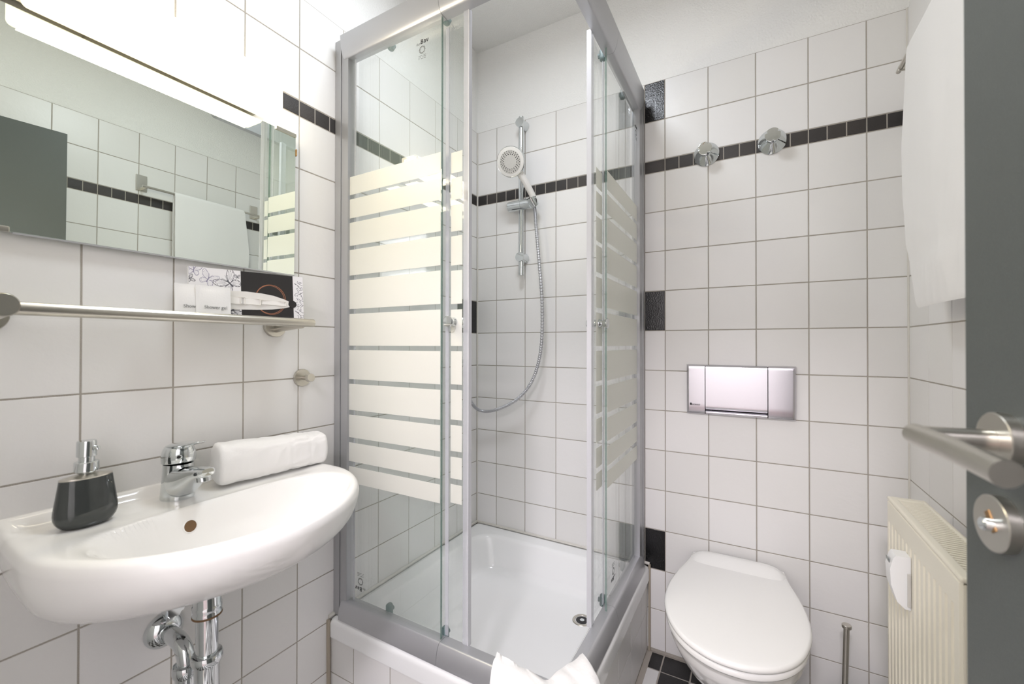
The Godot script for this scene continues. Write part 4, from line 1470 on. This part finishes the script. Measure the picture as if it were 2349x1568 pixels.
# ------------------------------------------------------------------ on the basin
func mixer_tap() -> void:
	var px := 0.056
	var pz := 1.266
	var y0 := 0.8568
	var t := thing("mixer_tap", "chrome single-lever mixer tap on the washbasin", "tap", Vector3(px, y0, pz))
	t.scale = Vector3(1.16, 1.02, 1.2)
	# body: an oval column leaning forward, running out into the spout
	var rings := []
	for s in [[0.0, 0.0255, 0.0], [0.003, 0.0262, 0.0], [0.02, 0.0252, 0.001], [0.045, 0.0238, 0.002], [0.065, 0.0232, 0.003], [0.075, 0.0230, 0.003]]:
		var ring := PackedVector3Array()
		for k in 32:
			var a := TAU * k / 32
			var fwd := 1.18 if cos(a) > 0 else 1.0
			ring.append(Vector3(s[2] + s[1] * cos(a) * fwd, s[0], -s[1] * sin(a)))
		rings.append(ring)
	var m := MB.new()
	m.loft(rings)
	put("body", m, M.chrome, t, 50.0)
	# spout: rises a little and reaches over the bowl
	rings = []
	for q in [[0.0, 0.001, 0.070, 0.0238], [0.02, 0.003, 0.071, 0.0232], [0.035, 0.010, 0.0725, 0.0220], [0.05, 0.022, 0.0745, 0.0205], [0.065, 0.036, 0.0765, 0.0190], [0.08, 0.049, 0.0785, 0.0175], [0.095, 0.0575, 0.0800, 0.0160], [0.106, 0.0610, 0.0805, 0.0138], [0.1115, 0.0650, 0.0795, 0.0095]]:
		var s := [q[0], (q[1] + q[2]) / 2, (q[2] - q[1]) / 2, q[3]]
		var ring := PackedVector3Array()
		for k in 24:
			var a := TAU * k / 24
			var c := cos(a)
			var sn := sin(a)
			ring.append(Vector3(s[0], s[1] + s[2] * signf(sn) * pow(absf(sn), 0.75), -s[3] * signf(c) * pow(absf(c), 0.75)))
		rings.append(ring)
	m = MB.new()
	m.loft(rings)
	put("spout", m, M.chrome, t, 50.0)
	put("aerator", lathe([Vector2(0, 0.068), Vector2(0.0116, 0.068), Vector2(0.0116, 0.0525), Vector2(0.0104, 0.0515), Vector2(0, 0.0515)], Transform3D(Basis(Vector3.BACK, 0.10), Vector3(0.101, 0.0, 0)), 28), M.chrome, t)
	# lever cap: a dome that runs out into a flat handle
	rings = []
	for s in [[0.0765, 0.0240], [0.0785, 0.0256], [0.088, 0.0262], [0.098, 0.0256], [0.108, 0.0232], [0.1145, 0.019], [0.118, 0.012], [0.119, 0.004]]:
		var ring := PackedVector3Array()
		for k in 32:
			var a := TAU * k / 32
			ring.append(Vector3(0.004 + s[1] * cos(a) * (1.12 if cos(a) > 0 else 1.0), s[0] + 0.10 * s[1] * cos(a), -s[1] * sin(a)))
		rings.append(ring)
	m = MB.new()
	m.loft(rings)
	put("lever_cap", m, M.chrome, t, 60.0)
	rings = []
	for s in [[-0.012, 0.1085, 0.006, 0.017], [0.01, 0.1150, 0.006, 0.0215], [0.035, 0.1195, 0.0050, 0.0200], [0.058, 0.1235, 0.0038, 0.0165], [0.076, 0.1275, 0.0030, 0.0125], [0.085, 0.130, 0.0022, 0.0075], [0.0875, 0.1308, 0.0012, 0.0035]]:
		var ring := PackedVector3Array()
		for k in 24:
			var a := TAU * k / 24
			ring.append(Vector3(s[0], s[1] + s[2] * sin(a), -s[3] * cos(a)))
		rings.append(ring)
	m = MB.new()
	m.loft(rings)
	put("lever", m, M.chrome, t, 60.0)
	var mk := lathe([Vector2(0.0018, 0), Vector2(0.0052, 0), Vector2(0.0052, 0.0012), Vector2(0.0040, 0.0020), Vector2(0.0018, 0.0006)], axis_to(Vector3(1, 0.12, 0.35), Vector3(0.0296, 0.0935, 0.010)), 24)
	var ring_mark := put("screw_ring", mk, M.chrome, t)
	put("screw_hole", lathe([Vector2(0, 0.0002), Vector2(0.0030, 0.0002), Vector2(0.0030, 0.0014), Vector2(0, 0.0014)], axis_to(Vector3(1, 0.12, 0.35), Vector3(0.0296, 0.0935, 0.010)), 16), M.gap, ring_mark)


func soap_dispenser() -> void:
	var y0 := 0.8575
	var t := thing("soap_dispenser", "smoky grey glass soap dispenser with chrome pump on the washbasin", "soap dispenser", Vector3(0.080, y0, 1.421))
	t.basis = Basis(Vector3.UP, PI / 2 + 0.03)         # local x runs along the wall
	var rings := []
	for s in [[0.0, 0.026, 0.017], [0.0015, 0.0315, 0.0205], [0.006, 0.0375, 0.0245], [0.013, 0.0422, 0.0275], [0.021, 0.0446, 0.0290], [0.028, 0.0450, 0.0290], [0.036, 0.0444, 0.0280], [0.055, 0.0418, 0.0250], [0.074, 0.0392, 0.0222], [0.0875, 0.0375, 0.0205], [0.089, 0.0370, 0.0200]]:
		var ring := PackedVector3Array()
		for k in 56:
			var a := TAU * k / 56
			ring.append(Vector3(s[1] * signf(cos(a)) * pow(absf(cos(a)), 0.9), s[0], -s[2] * signf(sin(a)) * pow(absf(sin(a)), 0.9)))
		rings.append(ring)
	var m := MB.new()
	m.loft(rings)
	put("bottle", m, M.smoke_glass, t, 60.0)
	rings = []
	for s in [[0.0890, 0.0374, 0.0203], [0.0905, 0.0376, 0.0205], [0.0915, 0.0370, 0.0200], [0.0945, 0.020, 0.012], [0.0955, 0.012, 0.010]]:
		var ring := PackedVector3Array()
		for k in 56:
			var a := TAU * k / 56
			ring.append(Vector3(s[1] * cos(a), s[0], -s[2] * sin(a)))
		rings.append(ring)
	m = MB.new()
	m.loft(rings)
	put("top_plate", m, M.steel, t, 30.0)
	put("neck", lathe([Vector2(0, 0.094), Vector2(0.009, 0.094), Vector2(0.0165, 0.101), Vector2(0.0165, 0.1022), Vector2(0, 0.1022)], Transform3D(), 40), M.chrome, t)
	put("collar", lathe([Vector2(0, 0.1024), Vector2(0.0176, 0.1024), Vector2(0.0176, 0.1175), Vector2(0.0168, 0.1185), Vector2(0, 0.1185)], Transform3D(), 40), M.chrome, t)
	put("stem", lathe([Vector2(0, 0.118), Vector2(0.0115, 0.118), Vector2(0.0115, 0.140), Vector2(0, 0.140)], Transform3D(), 32), M.chrome, t)
	put("pump_head", lathe([Vector2(0, 0.128), Vector2(0.0138, 0.128), Vector2(0.0144, 0.1285), Vector2(0.0142, 0.1545), Vector2(0.0130, 0.1570), Vector2(0, 0.1575)], Transform3D(), 40), M.chrome, t)
	put("nozzle", tube([Vector3(0.008, 0.1440, 0.011), Vector3(0.0100, 0.1435, 0.0155), Vector3(0.0104, 0.1395, 0.0172)], [0.0046, 0.0042, 0.0034], 16), M.chrome, t)


func folded_towel() -> void:
	# a small towel rolled up and laid against the wall on the back of the basin
	var nz := FastNoiseLite.new()
	nz.seed = 12
	nz.frequency = 14.0
	var a := Vector3(0.066, 0.9125, 1.196)
	var b := Vector3(0.098, 0.9055, 0.930)
	var along := (b - a).normalized()
	var side := along.cross(Vector3.UP).normalized()
	if side.x < 0: side = -side
	var up := side.cross(along).normalized()
	if up.y < 0: up = -up
	var rings := []
	var n := 48
	var steps := 50
	for j in steps + 1:
		var f := float(j) / steps
		var c := a.lerp(b, f)
		var e := minf(f, 1 - f) * 0.26
		var soft := 1.0 - 0.16 * pow(maxf(0.0, 1.0 - e / 0.010), 2)
		if j == 0 or j == steps: soft = 0.78
		var ring := PackedVector3Array()
		var hy := lerpf(0.0475, 0.0405, f) * soft
		var hx := lerpf(0.034, 0.032, f) * soft
		for k in n:
			var g := TAU * k / n
			var cs := signf(cos(g)) * pow(absf(cos(g)), 0.62)
			var sn := signf(sin(g)) * pow(absf(sin(g)), 0.62)
			var band := 0.0
			if f > 0.58 and f < 0.86:      # woven border
				band = -0.0006
				if absf(f - 0.60) < 0.011 or absf(f - 0.84) < 0.011: band = 0.0010
				if f > 0.645 and f < 0.80 and sin(g * 16.0) > 0.25 and cos(g) > -0.2: band = 0.0010
			var wob := nz.get_noise_3d(f * 0.5, cos(g) * 0.1, sin(g) * 0.1) * 0.003 + band
			ring.append(c + side * (cs * (hx + wob)) + up * (sn * (hy + wob)) + up * 0.012 * (cs * -0.35))
		rings.append(ring)
	var m := MB.new()
	m.loft(rings)
	var o := put("rolled_towel", m, M.towel, self, 70.0)
	tag(o, "small rolled white towel lying on the back of the washbasin", "towel")


func bath_mat() -> void:
	# a folded white mat hung over the corner of the lower shower rail
	var nz := FastNoiseLite.new()
	nz.seed = 21
	nz.frequency = 7.0
	var inner := smooth_path([Vector2(0.606, 0.802), Vector2(0.665, 0.803), Vector2(0.722, 0.806), Vector2(0.755, 0.766), Vector2(0.786, 0.700)], 10)
	var outer := smooth_path([Vector2(0.622, 0.868), Vector2(0.70, 0.875), Vector2(0.846, 0.872), Vector2(0.868, 0.80), Vector2(0.862, 0.752)], 10)
	var n := inner.size()
	var top := []
	var under := []
	var prof := [[0.0, 0.24], [0.0, 0.33], [0.0, 0.385], [0.03, 0.405], [0.12, 0.4165], [0.30, 0.4185], [0.55, 0.414], [0.80, 0.404], [0.96, 0.388], [1.05, 0.35], [1.10, 0.28], [1.14, 0.20], [1.16, 0.12]]
	for q in prof:
		var r1 := PackedVector3Array()
		var r2 := PackedVector3Array()
		for k in n:
			var f := float(k) / (n - 1)
			var p: Vector2 = inner[k].lerp(outer[k], q[0])
			var ends := maxf(pow(absf(f * 2 - 1), 3), 0.0)
			var fold := 0.0045 * sin(f * 21.0 + q[0] * 3.0) * clampf(q[0] * 3.0, 0, 1)
			var wob := nz.get_noise_2d(f * 0.6, q[0] * 0.4) * 0.008
			var y: float = q[1] + wob + fold * 0.6 + 0.006 * ends - 0.010 * exp(-pow((f - 0.52) / 0.12, 2)) * (1 - q[0] * 0.6)
			r1.append(Vector3(p.x, y, p.y))
			var c := Vector2(0.70, 0.70)
			r2.append(Vector3(p.x, y, p.y) + Vector3(0.0, -0.008, 0.0) + Vector3(c.x - p.x, 0, c.y - p.y).normalized() * (0.010 if q[0] > 0.9 else (-0.006 if q[0] < 0.01 else 0.0)))
		top.append(r1)
		under.append(r2)
	var m := MB.new()
	_sheet(m, top, under)
	var o := put("bath_mat", m, M.towel, self, 70.0)
	tag(o, "folded white bath mat hung over the corner of the lower shower rail", "bath mat")


func toilet_brush() -> void:
	var t := thing("toilet_brush", "steel toilet brush standing by the back wall between toilet and radiator", "toilet brush", Vector3(1.405, 0.0, 0.125))
	put("holder", lathe([Vector2(0, 0.002), Vector2(0.044, 0.002), Vector2(0.045, 0.004), Vector2(0.045, 0.118), Vector2(0.043, 0.12), Vector2(0.012, 0.121), Vector2(0, 0.121)], Transform3D(), 40), M.steel, t)
	put("handle", tube([Vector3(0, 0.12, 0), Vector3(0.006, 0.356, 0.0)], 0.0075, 20), M.steel, t)
	put("handle_cap", lathe([Vector2(0, 0), Vector2(0.0118, 0), Vector2(0.0122, 0.001), Vector2(0.0122, 0.0085), Vector2(0.0112, 0.0095), Vector2(0, 0.0095)], Transform3D(Basis(), Vector3(0.006, 0.352, 0.0)), 28), M.steel, t)
